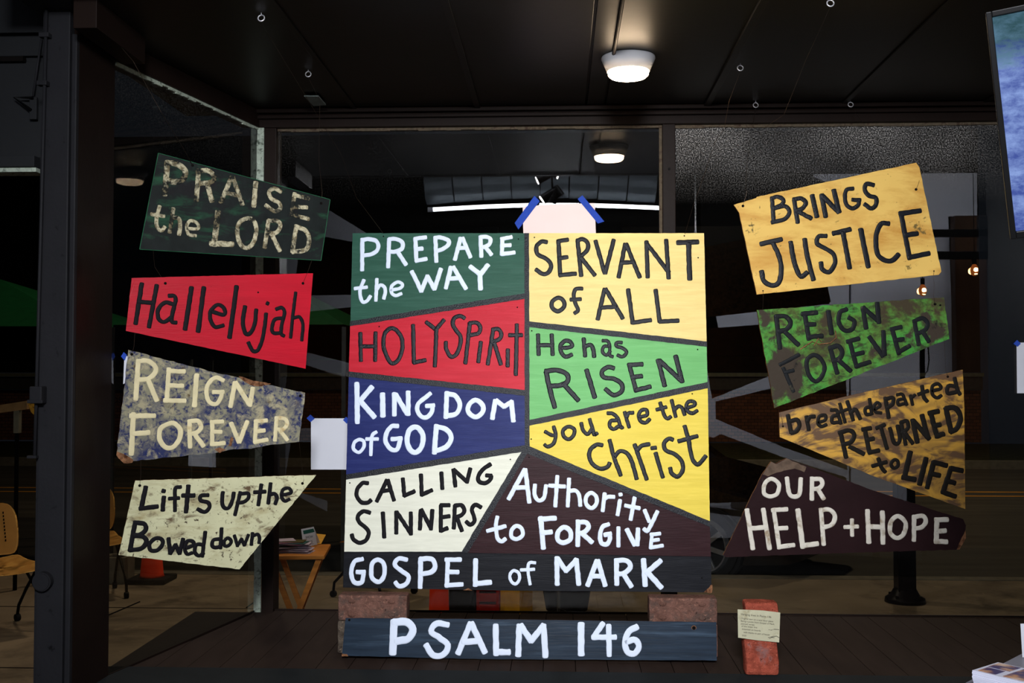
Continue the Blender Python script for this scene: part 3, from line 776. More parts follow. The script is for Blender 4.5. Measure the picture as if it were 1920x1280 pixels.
letters('''
C: ~795,290 740,285 680,330 665,400 700,480 780,525 850,505 870,470
h: ~870,240 910,400 980,590; ~925,400 970,350 1040,370 1090,450 1140,625
r: 1120,285 1240,630; ~1150,340 1190,295 1265,280
i: 1330,370 1400,610; 1290,320 1330,315
s: ~1500,235 1460,225 1415,270 1430,340 1520,380 1590,450 1600,540 1550,605 1490,570 1475,520
t: ~1620,100 1660,240 1680,360 1710,450 1760,480 1830,400; 1560,250 1745,200
''', PC, *Fz, 44, M['ink'], y2)
Gz = (860, 860, 4.0)
letters('''
A: 495,80 375,300; 500,80 530,325; 415,215 520,215 @34
u: ~572,195 570,270 600,312 640,290 655,200
t: 740,130 725,355; 680,200 795,208
h: 828,150 818,355; ~830,240 880,240 905,280 912,350
o: ~990,255 955,290 960,345 1000,370 1035,330 1030,280 990,255
r: 1095,260 1080,390; ~1095,300 1120,285 1165,285
i: 1210,310 1192,420; 1213,262 1215,272
t: 1320,290 1290,455; 1250,350 1355,370
y: ~1395,385 1430,470; ~1490,395 1450,480 1415,540 1390,525
t: ~290,435 280,500 290,590 320,620 350,600; 215,540 350,505
o: ~430,503 395,540 400,590 440,600 480,570 470,520 430,503
F: 615,440 635,670; 605,452 725,445; 625,555 695,548 @38
O: ~790,512 745,550 745,610 790,628 838,600 835,540 790,512 @36
R: 895,465 893,650; ~890,477 950,475 975,510 940,550 900,560; 920,555 1000,625 @36
G: ~1125,490 1080,510 1060,570 1070,630 1110,640 1135,600 1130,560; 1095,570 1140,560 @34
I: 1198,515 1198,655
V: 1262,530 1320,645; 1345,525 1340,645 @36
E: 1450,560 1440,670; 1440,568 1510,560; 1445,612 1500,605; 1440,665 1530,650 @28
''', PC, *Gz, 31, M['white'], m1)
Hz = (620, 1020, 2.5946)
letters('''
G: ~155,72 115,85 100,140 115,185 150,185 160,145; 128,135 165,135
O: ~230,75 202,95 200,160 235,183 260,150 258,95 230,75
S: ~370,75 330,70 312,100 345,130 378,155 370,190 335,205 315,185
P: 437,70 436,210; ~437,72 490,72 508,105 490,135 440,145 @24
E: 570,75 565,205; 560,75 632,75; 568,135 620,135; 560,200 640,195
L: 705,75 703,200; 700,192 778,185 @24
o: ~890,128 872,150 878,180 900,193 918,170 914,140 890,128 @16
f: ~995,90 965,92 960,130 970,195; 925,125 990,122 @16
M: 1100,65 1102,195; 1105,70 1145,130; 1145,130 1195,75; 1195,75 1207,195 @24
A: 1295,80 1250,200; 1300,80 1335,200; 1272,155 1322,155 @24
R: 1390,75 1392,195; ~1390,80 1440,80 1458,110 1430,140 1395,145; 1425,145 1462,205 @24
K: 1522,75 1530,200; 1605,80 1535,140; 1540,135 1608,210 @26
''', PC, *Hz, 22, M['white'], k1)

# ---- lower board
PP = Plane((0, 3.188, ZP), Vector((0, -0.16, 0.033)))
POUT = [(648, 1158), (900, 1160), (1343, 1166), (1344, 1238), (900, 1235), (641, 1229)]
ps = sign_root('title_board', 'long blue-black board with white PSALM 146 leaning on the bricks at the bottom', PP, POUT)
board(PP, ps, POUT, mat('blue_black_paint', (34, 46, 60), 0.30, var=0.25, scale=5, bump=0.08, bscale=14, stretch=(1, 1, 14), layers=[((76, 96, 116), 4, 0.55, 0.85, None, (0.6, 1, 9))]), t=0.017, amp=0.0007, step=0.02)
letters('''
P: 308,375 302,530; ~308,380 370,378 400,415 375,460 320,470 @36
S: ~570,392 515,385 490,425 530,455 570,490 550,535 500,540 465,490
A: 680,385 620,530; 685,385 750,525; 645,475 720,470
L: 803,395 805,535; 800,524 868,525
M: 918,395 912,540; 925,395 975,470; 975,470 1035,395; 1035,395 1045,545
1: 1218,388 1218,535 @32
4: 1325,385 1280,450; 1275,452 1385,452; 1352,395 1355,540 @26
6: ~1490,402 1450,425 1432,480 1445,525 1480,530 1500,495 1480,465 1440,475
''', PP, *Hz, 29, M['white'], ps)
hole(PP, ps, 655, 1162, 0.0035); hole(PP, ps, 1301, 1177, 0.005, M['hole'])
patch(PP, ps, [(641, 1225), (651, 1226), (653, 1230), (641, 1230)], M['chip'], amp=0.0006)
def knothole():
    q = PP.at(1301, 1177); bm = BM()
    r = bmesh.ops.create_cone(bm, cap_ends=False, segments=16, radius1=0.0075, radius2=0.0055, depth=0.0012)
    bmesh.ops.rotate(bm, cent=(0, 0, 0), matrix=Matrix.Rotation(math.pi / 2, 3, 'X'), verts=bm.verts)
    bmesh.ops.translate(bm, vec=q + PP.n * 0.0006, verts=bm.verts); obj('bolt_hole_rim', bm, M['chip'], ps, world=True)
knothole()

# ---- left hanging signs: they hang turned a little, their outer edge nearer to the viewer
def leftP(): return Plane((-1.2, 2.95, 1.6), Vector((0.475, -1, 0)))
def rightP(): return Plane((1.0, 3.2, 1.6), Vector((0, -1, 0)))
T = 0.009
P1 = leftP(); O1 = [(297, 287), (619, 374), (602, 488), (262, 467)]
s1 = sign_root('hanging_sign', 'worn dark green hanging sign reading PRAISE the LORD at the top left', P1, O1)
mg = mat('worn_dark_green', (25, 30, 29), 0.55, var=0.2, scale=20, bump=0.15, layers=[((34, 70, 50), 9, 0.52, 0.68, None, (1, 1, 3)), ((60, 64, 70), 7, 0.56, 0.76), ((26, 25, 27), 14, 0.52, 0.66)])
board(P1, s1, O1, mg, T, 0.0006, 11)
mgrim = mat('green_rim', (40, 92, 64), 0.6, var=0.25, scale=30)
for a_, b_ in (((297, 287), (619, 374)), ((262, 467), (297, 287)), ((602, 488), (262, 467)), ((619, 374), (602, 488))):
    obj('edge_paint', tube(BM(), [P1.at(*a_) - P1.n * 0.001, P1.at(*b_) - P1.n * 0.001], 0.0013, 6), mgrim, s1, world=True)
Z = (240, 270, 4.8)
letters('''
P: 355,160 330,455; ~350,168 440,180 515,240 500,310 430,340 365,330 @48
R: 635,235 615,510; ~630,240 720,240 775,290 750,340 650,355; 715,355 755,515
A: 930,300 835,525; 945,300 1030,545; 880,440 985,460 @38
I: 1150,345 1132,560
S: ~1375,430 1320,400 1270,430 1290,490 1360,530 1370,580 1320,605 1240,550 @36
E: 1500,445 1470,640; 1500,460 1625,490; 1495,565 1610,570; 1475,635 1625,675 @36
t: ~285,560 255,680 265,750 300,780 330,745; 210,630 325,650 @32
h: 408,580 375,795; ~395,670 450,665 470,720 460,815 @34
e: ~535,760 630,760 620,710 560,690 530,740 545,810 610,825 @28
L: 810,610 775,910; 745,895 940,900 @50
O: ~1075,668 1000,710 985,820 1020,910 1075,933 1130,880 1155,770 1130,690 1075,668 @38
R: 1265,690 1230,930; ~1265,690 1350,695 1370,740 1330,800 1250,800; 1290,800 1365,960 @38
D: 1515,735 1480,970; ~1510,740 1600,780 1630,860 1600,950 1480,970 @40
''', P1, *Z, 42, M['letterworn'], s1)
hole(P1, s1, 361, 310); hole(P1, s1, 602, 381)

P2 = leftP(); O2 = [(247, 521), (587, 512), (573, 691), (236, 620)]
s2 = sign_root('hanging_sign', 'glossy red hanging sign with black Hallelujah in the left column', P2, O2)
mr = mat('red_sign_paint', (180, 24, 42), 0.36, var=0.08, scale=5, bump=0.15, bscale=30, stretch=(1, 1, 8), layers=[((60, 14, 20), 50, 0.72, 0.76)])
board(P2, s2, O2, mr, T, 0.0004, 12)
letters('''
H: 220,200 165,560; 355,215 285,590; 190,362 330,375 @38
a: ~465,310 510,310 525,350 500,450 490,540 530,550; ~515,390 430,370 370,430 370,510 420,545 490,500 @36
l: 668,235 610,610 @42
l: 778,235 728,630 @42
e: ~850,450 960,480 960,420 900,390 840,450 840,530 880,590 955,575
l: 1073,225 1050,400 1010,685 @42
u: ~1150,405 1130,540 1150,640 1190,650 1235,570 1250,435 @38
j: ~1340,470 1310,680 1270,790 1220,805 1180,730; 1347,375 1357,380
a: ~1430,430 1480,415 1505,460 1480,570 1475,650 1500,670; ~1490,510 1420,520 1395,580 1400,640 1470,645 @34
h: 1605,280 1580,480 1560,685; ~1585,510 1640,500 1670,570 1660,710 @32
''', P2, 220, 490, 4.8, 36, M['inkmatt'], s2)
hole(P2, s2, 310, 531); hole(P2, s2, 568, 531); hole(P2, s2, 484, 548, 0.0025)

P3 = leftP(); O3 = [(240.6, 655.6), (300, 671), (400, 697), (480, 716), (572, 736), (561, 828), (500, 835), (471, 841), (430, 843), (408, 848), (317, 857), (248, 864), (219, 848)]
s3 = sign_root('hanging_sign', 'weathered navy and beige hanging sign reading REIGN FOREVER in the left column', P3, O3)
mn = mat('weathered_navy', (38, 44, 84), 0.6, var=0.2, scale=14, bump=0.25, layers=[((134, 130, 108), 10, 0.34, 0.54), ((42, 48, 84), 60, 0.47, 0.60), ((158, 150, 122), 30, 0.52, 0.64), ((78, 62, 42), 16, 0.60, 0.70)])
board(P3, s3, O3, mn, T, 0.0016, 13, edge=M['chip'])
patch(P3, s3, [(219, 846), (236, 853), (250, 862), (248, 867), (232, 868), (218, 853)], M['chip'], seed=5)
patch(P3, s3, [(447, 705), (480, 714), (508, 719), (490, 724), (470, 722), (455, 713)], M['chip'], seed=6)
patch(P3, s3, [(402, 842), (412, 838), (424, 843), (412, 849)], M['chip'], seed=7)
patch(P3, s3, [(428, 836), (434, 818), (438, 822), (434, 836)], M['chip'], seed=8)
letters('''
R: 285,170 262,520; ~280,178 370,175 440,230 430,290 370,335 280,345; 375,350 450,530 @42
E: 560,245 540,540; 550,265 700,270; 550,395 685,400; 520,530 705,535
I: 810,300 790,580 @44
G: ~1050,350 980,325 910,390 900,480 930,550 990,560 1030,500 1035,450; 960,455 1050,455 @38
N: 1155,370 1115,585; 1160,370 1280,560; 1315,420 1290,575 @42
F: 240,650 222,1015; 215,670 430,668; 240,830 380,820 @44
O: ~570,737 490,780 475,870 520,945 590,953 648,890 665,800 620,745 570,737 @42
R: 745,715 750,950; ~740,720 820,715 850,770 810,820 750,830; 790,830 870,940
E: 950,720 950,930; 940,725 1045,720; 945,810 1030,815; 940,925 1060,915 @38
V: 1120,735 1190,905; 1265,720 1195,905
E: 1345,715 1335,905; 1335,720 1440,710; 1345,810 1420,800; 1330,905 1445,885 @38
R: 1530,690 1515,890; ~1520,690 1600,695 1625,740 1590,790 1530,790; 1560,800 1625,885 @36
''', P3, 200, 640, 4.8, 40, M['lettercream'], s3)
hole(P3, s3, 563, 742); hole(P3, s3, 247, 664)

P4 = leftP(); O4 = [(253.6, 900.6), (593, 890), (449, 1067), (222, 1040)]
s4 = sign_root('hanging_sign', 'dirty cream hanging sign reading Lifts up the Bowed down at the lower left', P4, O4)
mc = mat('dirty_cream', (196, 194, 158), 0.55, var=0.07, scale=8, bump=0.15, layers=[((150, 136, 96), 6, 0.50, 0.72, None, (1, 1, 3)), ((92, 74, 54), 22, 0.54, 0.68, None, (1, 1, 1.7)), ((60, 46, 36), 80, 0.60, 0.67)])
board(P4, s4, O4, mc, T, 0.0008, 14)
letters('''
L: 335,195 295,385; 285,380 435,362
i: 490,280 480,395; 480,228 495,232 @36
f: ~635,195 590,205 585,280 585,400; 535,295 620,290 @32
t: 700,185 680,410; 650,268 750,268
s: ~870,265 810,270 805,310 870,330 880,370 840,410 780,385 @34
u: ~995,240 990,330 1010,375 1050,370 1080,300 1090,245 @34
p: 1145,240 1100,435; ~1145,255 1210,250 1215,290 1170,325 1120,330 @32
t: 1325,175 1300,350; 1265,240 1360,235 @34
h: 1405,165 1385,335; ~1395,260 1440,255 1460,290 1445,340 @34
e: ~1500,265 1580,245 1560,205 1510,220 1500,280 1525,315 1565,300 @32
B: 245,495 200,740; ~240,500 320,510 335,560 290,600 235,610; ~240,615 310,620 340,660 300,720 200,735
o: ~420,635 368,680 375,735 430,738 478,690 473,645 420,635 @34
w: 530,635 545,765; 545,765 590,690; 590,690 625,765; 625,765 655,640 @34
e: ~680,720 745,690 735,660 690,660 670,720 690,770 730,760 @32
d: 845,580 820,790; ~830,690 770,690 755,750 790,785 830,760 @32
d: 985,550 975,720; ~970,640 915,650 905,700 940,715 975,700 @32
o: ~1040,632 1007,660 1012,700 1050,693 1068,660 1040,632 @30
w: 1095,610 1120,700; 1120,700 1155,640; 1155,640 1180,695; 1180,695 1215,605 @28
n: 1250,590 1240,690; ~1245,620 1290,600 1310,630 1305,675 @30
''', P4, 200, 870, 4.571, 38, M['inkmatt'], s4)
hole(P4, s4, 262, 910); hole(P4, s4, 567, 906)

# ---- right hanging signs
P5 = rightP(); O5 = [(1376, 384), (1418, 371), (1419, 369), (1718, 305), (1724, 314), (1765, 509), (1760, 515), (1419, 552), (1386, 399)]
s5 = sign_root('hanging_sign', 'gold yellow hanging sign reading BRINGS JUSTICE at the top right', P5, O5)
mgold = mat('gold_sign_paint', (222, 182, 98), 0.42, var=0.07, scale=3, bump=0.1, layers=[((186, 132, 58), 5, 0.44, 0.68, None, (1, 1, 3)), ((120, 98, 50), 60, 0.64, 0.70), ((110, 92, 52), 70, 0.60, 0.68, [(local(P5, s5, 1725, 430), 0.09, 0.42), (local(P5, s5, 1410, 430), 0.08, 0.38), (local(P5, s5, 1700, 500), 0.07, 0.36)])])
board(P5, s5, O5, mgold, T, 0.0006, 15, edge=M['chip'])
letters('''
B: 400,370 415,580; ~395,375 450,360 500,390 480,430 415,460; ~420,460 510,440 550,490 510,550 400,580 @36
R: 590,390 620,580; ~585,385 650,375 690,410 660,460 605,480; 630,490 735,545
I: 745,350 785,530 @42
N: 825,345 860,530; 830,350 970,490; 930,305 975,490 @42
G: ~1095,290 1040,300 1025,360 1040,430 1090,460 1140,430 1140,390; 1090,385 1155,390 @35
S: ~1270,260 1210,250 1195,300 1230,350 1290,370 1290,430 1250,460 1195,425
J: 305,765 480,725; ~410,760 460,870 480,980 460,1090 400,1120 330,1080 310,1000 @42
U: ~560,750 580,870 610,980 650,1045 700,1010; ~680,725 705,880 755,1070 @42
S: ~865,695 800,700 785,760 850,800 925,850 940,930 890,1005 830,980 820,925
T: 925,675 1070,640; 1010,670 1065,970 @42
I: 1160,640 1225,960 @44
C: ~1400,590 1340,590 1300,660 1290,760 1310,860 1380,910 1440,900 1485,855 @42
E: 1505,500 1580,890; 1495,505 1670,480; 1545,690 1645,675; 1575,880 1745,845 @42
''', P5, 1360, 290, 4.571, 38, M['ink'], s5)
hole(P5, s5, 1393, 386); hole(P5, s5, 1717.5, 355); hole(P5, s5, 1751, 508, 0.002); hole(P5, s5, 1430.5, 545, 0.002)

P6 = rightP(); O6 = [(1419, 581), (1770, 557), (1780, 635), (1452, 765)]
s6 = sign_root('hanging_sign', 'mouldy bright green hanging sign reading REIGN FOREVER in the right column', P6, O6)
L6 = lambda x_, y_: local(P6, s6, x_, y_)
mgr = mat('mouldy_green', (68, 142, 60), 0.6, var=0.14, scale=10, bump=0.35, bscale=80, layers=[((84, 110, 44), 9, 0.40, 0.60), ((50, 62, 36), 30, 0.48, 0.62, None, (1, 1, 1.6)), ((62, 54, 40), 9, 0.50, 0.62), ((58, 50, 42), 16, 0.48, 0.58, [(L6(1460, 720), 0.15, 0.36), (L6(1480, 690), 0.09, 0.38), (L6(1440, 600), 0.09, 0.36), (L6(1750, 620), 0.075, 0.46), (L6(1735, 590), 0.03, 0.40), (L6(1640, 655), 0.05, 0.30), (L6(1700, 630), 0.05, 0.34), (L6(1520, 640), 0.05, 0.24)]), ((30, 28, 26), 30, 0.58, 0.66, [(L6(1480, 690), 0.10, 0.34), (L6(1755, 610), 0.06, 0.34), (L6(1610, 600), 0.3, 0.1)])])
board(P6, s6, O6, mgr, T, 0.0010, 16)
letters('''
R: 265,250 300,540; ~265,255 350,255 395,310 360,370 290,390; 350,400 465,510
E: 520,220 560,460; 500,232 630,220; 540,330 615,325; 560,440 680,430 @42
I: 735,210 765,410 @44
G: ~900,190 840,220 830,310 880,380 950,370 970,300 920,265 @40
N: 1045,175 1075,360; 1050,175 1190,300; 1175,135 1190,310 @42
F: 330,720 420,930; 300,690 470,600; 345,760 420,740 @34
O: ~590,605 540,660 560,780 620,840 680,790 700,700 650,620 590,605 @38
R: 750,530 815,765; ~745,545 820,520 860,570 840,630 780,660; 830,650 935,745
E: 925,470 990,710; 905,482 1010,455; 960,600 1050,580; 985,705 1110,665 @40
V: 1105,440 1225,610; 1230,390 1240,600
E: 1310,370 1370,590; 1300,372 1390,350; 1340,470 1410,460; 1360,580 1465,520 @40
R: 1510,300 1550,510; ~1505,300 1580,270 1630,320 1600,380 1530,410; 1590,400 1640,480 @38
''', P6, 1400, 540, 4.8, 42, mat('dull_black_letter', (26, 28, 30), 0.4, var=0.2, layers=[((60, 56, 44), 30, 0.6, 0.7)]), s6)
hole(P6, s6, 1753, 570); hole(P6, s6, 1763, 572, 0.003)
twig = obj('dried_root', tube(BM(), [P6.at(1500, 655) + P6.n * 0.002, P6.at(1522, 640) + P6.n * 0.004, P6.at(1535, 645) + P6.n * 0.003, P6.at(1556, 643) + P6.n * 0.004, P6.at(1567, 633) + P6.n * 0.004, P6.at(1566, 620) + P6.n * 0.002], 0.0016, 6), M['chip'], s6, world=True)
obj('dried_root', tube(BM(), [P6.at(1526, 648) + P6.n * 0.002, P6.at(1534, 634) + P6.n * 0.004, P6.at(1540, 641) + P6.n * 0.003], 0.0015, 6), M['chip'], s6, world=True)

P7 = rightP(); O7 = [(1461, 773), (1600, 740), (1805, 693), (1808, 760), (1810, 954), (1640, 893), (1462, 819)]
s7 = sign_root('hanging_sign', 'swirled brown and ochre hanging sign reading breath departed RETURNED to LIFE', P7, O7)
def swirl():
    m, nt, b = new_mat('swirled_ochre'); b.inputs['Roughness'].default_value = 0.38
    n = noise_node(nt, 4.0, detail=2, dist=1.0)
    n2 = noise_node(nt, 6.0, detail=5, rough=0.6, dist=3.5, stretch=(0.9, 1, 2.0))
    w = nt.nodes.new('ShaderNodeTexWave'); w.inputs['Scale'].default_value = 6; w.inputs['Distortion'].default_value = 16; w.inputs['Detail'].default_value = 3; w.inputs['Detail Scale'].default_value = 1.0
    w.bands_direction = 'Z'; tc = nt.nodes.new('ShaderNodeTexCoord'); nt.links.new(tc.outputs['Object'], w.inputs['Vector'])
    f = math_node(nt, 'MULTIPLY', ramp(nt, w.outputs['Fac'], 0.15, 0.95), ramp(nt, n.outputs['Fac'], 0.25, 0.62))
    f = math_node(nt, 'ADD', f, math_node(nt, 'MULTIPLY', ramp(nt, n2.outputs['Fac'], 0.44, 0.60), 0.9))
    c = mixc(nt, f, lin((188, 140, 38)), lin((84, 54, 18))); nt.links.new(c, b.inputs['Base Color'])
    return m
board(P7, s7, O7, swirl(), T, 0.0005, 17)
letters('''
b: 170,450 200,600; ~190,500 250,490 270,540 240,590 200,600 @36
r: 330,460 350,575; ~340,500 360,465 400,460
e: ~435,510 490,490 490,450 440,460 430,520 460,545 500,530 @30
a: ~540,405 590,410 610,470 625,520; ~600,450 555,460 550,510 600,510 @32
t: 615,350 660,510; 590,430 680,400 @30
h: 680,330 730,490; ~710,430 750,400 790,480
d: 870,310 890,440; ~870,380 835,390 840,440 880,440 @30
e: ~915,400 960,370 940,340 910,370 920,420 970,430 @28
p: 1005,300 1035,470; ~1010,310 1070,300 1070,350 1025,385 @34
a: ~1105,275 1150,270 1175,320 1190,360; ~1160,310 1115,320 1120,360 1165,350 @28
r: 1220,280 1240,360; ~1230,300 1260,275 @28
t: ~1320,200 1335,290 1365,330; 1290,270 1370,240
e: ~1410,240 1480,220 1460,180 1410,200 1410,270 1450,300 1485,280 @30
d: ~1600,130 1620,220 1645,270; ~1600,200 1545,200 1540,260 1615,250 @34
R: 620,590 670,810; ~610,600 700,580 740,620 710,680 640,700; 700,720 820,780 @38
E: 830,570 870,770; 810,572 880,560; 850,660 905,650; 865,770 950,750 @38
T: 930,560 1000,530; 970,560 1020,735 @34
U: ~1045,560 1080,680 1115,690 1130,640 1110,540 @34
R: 1140,510 1180,700; ~1140,510 1190,500 1200,560 1150,600; 1175,600 1240,690
N: 1240,490 1280,680; 1250,500 1380,650; 1320,450 1370,640 @42
E: 1395,430 1450,635; 1380,432 1460,415; 1430,540 1475,530; 1445,630 1505,610 @42
D: 1525,390 1570,590; ~1525,392 1600,385 1650,460 1620,560 1565,590 @44
t: ~945,820 975,900 1005,935; 895,885 1015,850
o: ~1080,832 1055,870 1080,903 1115,880 1110,840 1080,832 @30
L: 1220,765 1170,985; 1155,980 1260,1000 @44
I: 1355,820 1300,1040 @44
F: 1420,850 1365,1070; 1420,852 1530,880; 1395,950 1470,965 @42
E: 1570,900 1500,1110; 1570,905 1665,925; 1530,1010 1600,1030; 1495,1105 1605,1145 @42
''', P7, 1440, 680, 4.572, 34, mat('umber_black_letter', (28, 25, 22), 0.38, var=0.2), s7)
hole(P7, s7, 1468, 799, 0.003); hole(P7, s7, 1777, 706, 0.0035)

P8 = rightP(); O8 = [(1356, 1040), (1429, 889), (1446, 865), (1455, 869), (1475, 859), (1640, 920), (1806, 973), (1811, 985), (1809, 1006), (1796, 1030), (1600, 1036), (1361, 1044)]
s8 = sign_root('hanging_sign', 'dark maroon hanging sign reading OUR HELP + HOPE at the lower right', P8, O8)
mm = mat('dark_maroon', (34, 18, 20), 0.5, var=0.15, scale=8, bump=0.2, layers=[((70, 58, 54), 12, 0.62, 0.72, [(local(P8, s8, 1430, 900), 0.08, 0.44), (local(P8, s8, 1390, 990), 0.06, 0.30)])])
board(P8, s8, O8, mm, T, 0.0009, 18, edge=M['chip'])
patch(P8, s8, [(1446, 865), (1455, 870), (1475, 859), (1512, 875), (1508, 885), (1490, 878), (1470, 882), (1450, 888), (1440, 893), (1430, 889)], mat('bare_worn_ply', (92, 76, 64), 0.8, var=0.25, scale=50, bump=0.4), seed=9, amp=0.001, off=0.0008)
patch(P8, s8, [(1810, 994), (1811, 1008), (1799, 1030), (1794, 1030), (1803, 1008)], M['chip'], seed=10, amp=0.001)
letters('''
O: ~410,182 362,215 355,285 400,308 450,288 462,220 410,182 @29
U: ~520,175 535,280 565,310 610,290 620,180
R: 700,175 700,330; ~695,185 760,185 775,220 750,250 705,255; 745,260 785,325
H: 232,405 275,685; 350,400 395,685; 255,540 375,530 @33
E: 425,400 465,680; 415,408 520,400; 440,540 520,535; 465,672 570,658
L: 600,405 635,675; 625,665 740,648 @35
P: 765,400 785,655; ~760,408 830,405 865,450 845,510 775,535
plus: 988,475 990,590; 935,530 1030,525 @28
H: 1100,410 1110,640; 1207,420 1212,645; 1100,525 1210,530 @34
O: ~1320,450 1270,490 1265,570 1310,608 1360,580 1375,500 1320,450
P: 1435,450 1435,625; ~1435,457 1500,450 1520,490 1490,530 1440,540
E: 1600,470 1595,640; 1590,477 1675,475; 1595,560 1660,555; 1595,632 1670,635 @34
''', P8, 1340, 850, 3.84, 31, M['letterstained'], s8)

# ------------------------------------------------------------------ eye hooks and hanging wires
def hook(px, py, y, lab):
    p = at_y(px, py, y); zc = min(p.z, ZC - 0.014)
    p.z = zc
    t = thing('eye_hook', lab, 'hook', (p.x, p.y, ZC))
    bm = BM(); r = 0.0085
    obj('ring', tube(bm, [p + Vector((math.cos(a_) * r, 0.002 * math.sin(a_), math.sin(a_) * r)) for a_ in [k * 2 * math.pi / 16 for k in range(17)]], 0.0017, 6), M['steel'], t, world=True, smooth=True)
    obj('shank', cyl(BM(), p + Vector((0, 0, r)), (p.x, p.y, ZC + 0.001), 0.0015, seg=8), M['steel'], t, world=True)
    return p
yh = lambda py: 2050.0 * 0.925 / (703 - py)
h1 = hook(192, 18, 2.79, 'leftmost bright steel eye hook in the dark ceiling by the corner block')
h2 = hook(490, 15, 2.78, 'small steel eye hook high above the left window corner')
h3 = hook(578, 127, 3.31, 'steel eye hook just in front of the small grey ceiling tag')
h4 = hook(1388, 126, 3.30, 'steel eye hook to the right of the round ceiling lamp')
h5 = hook(1557, 2, 2.73, 'steel eye hook cut by the top edge of the picture')
h6 = hook(1417, 197, 3.76, 'steel eye hook near the header over the gold sign\'s left corner')
h7 = hook(1595, 196, 3.76, 'rightmost steel eye hook near the header above the gold sign')
def wire(pts, lab, r=0.0006):
    bm = tube(BM(), pts, r, 5); o = obj('hanging_wire', bm, M['wire']); tag(recentre(o), lab, 'wire', 'wires that hang the signs'); return o
def sag(a, b, mid=()): return [a] + list(mid) + [b]
n_ = lambda P: P.n * 0.001
wire([h2 - Vector((0, 0, .009)), at_y(500, 60, 2.9), at_y(640, 290, 3.2), at_y(668, 370, 3.3), PC.at(719, 438) + PC.n * .001], 'thin wire running from the left ceiling to the top left corner of the centre board')
wire([h5 - Vector((0, 0, .009)), at_y(1512, 110, 2.9), at_y(1470, 215, 3.0), at_y(1432, 240, 3.05)], 'thin wire slanting down from the hook at the top edge of the picture')
wire([h4 - Vector((0, 0, .009)), at_y(1367, 190, 3.32), at_y(1358, 240, 3.34), at_y(1341, 266, 3.36), at_y(1325, 315, 3.38), at_y(1300, 385, 3.4), PC.at(1284, 439) + PC.n * .001], 'thin wire running from beside the ceiling lamp to the centre board\'s top right corner')
wire([h1 - Vector((0, 0, .009)), at_y(250, 115, 2.85), at_y(302, 210, 2.9), at_y(345, 280, 2.98), P1.at(361, 310)], 'thin dark wire holding up the dark green sign at its left')
wire([h3 - Vector((0, 0, .009)), at_y(600, 190, 3.28), at_y(598, 300, 3.25), at_y(604, 360, 3.22), P1.at(602, 381)], 'thin dark wire holding up the dark green sign at its right')
wire([P1.at(287, 468), at_y(290, 500, 3.0), P2.at(310, 531)], 'short twisted wire between the dark green sign and the red sign, left')
wire([P1.at(585, 487), P2.at(576, 512), P2.at(568, 531)], 'short wire between the dark green sign and the red sign, right')
wire([P2.at(253, 624), P3.at(251, 650), P3.at(247, 664)], 'short wire between the red sign and the navy sign')
wire([P3.at(264, 862), P4.at(264, 890), P4.at(262, 910)], 'short wire between the navy sign and the cream sign, left')
wire([P3.at(561, 830), P4.at(568, 890), P4.at(570, 900), P4.at(567, 906)], 'short wire between the navy sign and the cream sign, right')
wire([h6 - Vector((0, 0, .009)), at_y(1401, 300, 3.3), at_y(1398, 355, 3.21), at_y(1401, 358, 3.2), P5.at(1393, 386)], 'twisted wire holding up the left corner of the gold sign')
wire([h7 - Vector((0, 0, .009)), at_y(1650, 270, 3.5), at_y(1727, 318, 3.22), at_y(1727, 325, 3.205), at_y(1722, 345, 3.198), P5.at(1717.5, 355) + P5.n * .001], 'twisted wire holding up the right corner of the gold sign')
wire([P5.at(1430.5, 545) + P5.n * .001, P5.at(1431, 560), P6.at(1430, 580)], 'short wire between the gold sign and the bright green sign, left')
wire([P5.at(1751, 508) + P5.n * .001, P5.at(1750, 520), P5.at(1752, 535), P5.at(1750, 552), P6.at(1753, 570) + P6.n * .001], 'short twisted wire between the gold sign and the bright green sign, right')
wire([P6.at(1770, 636), P6.at(1772, 665), P6.at(1773, 693), P7.at(1777, 706) + P7.n * .001], 'short wire between the bright green sign and the ochre sign, right')
wire([P6.at(1459, 762), P7.at(1466, 785), P7.at(1468, 799) + P7.n * .001], 'short wire between the bright green sign and the ochre sign, left')
wire([P7.at(1700, 914), P8.at(1690, 930), P8.at(1696, 940)], 'short wire between the ochre sign and the maroon sign')
# little grey tag on the ceiling
bm = BM(); a = at_y(588, 188, 3.62)
slab(bm, [at_z(x_, y_, ZC - 0.012) for x_, y_ in ((570, 181), (597, 181), (611, 197), (588, 199))], (0, 0, -1), 0.004)
tag(recentre(obj('ceiling_plate', bm, mat('grey_plate', (120, 132, 130), 0.5))), 'small grey rectangular plate screwed to the dark ceiling at the left', 'plate')

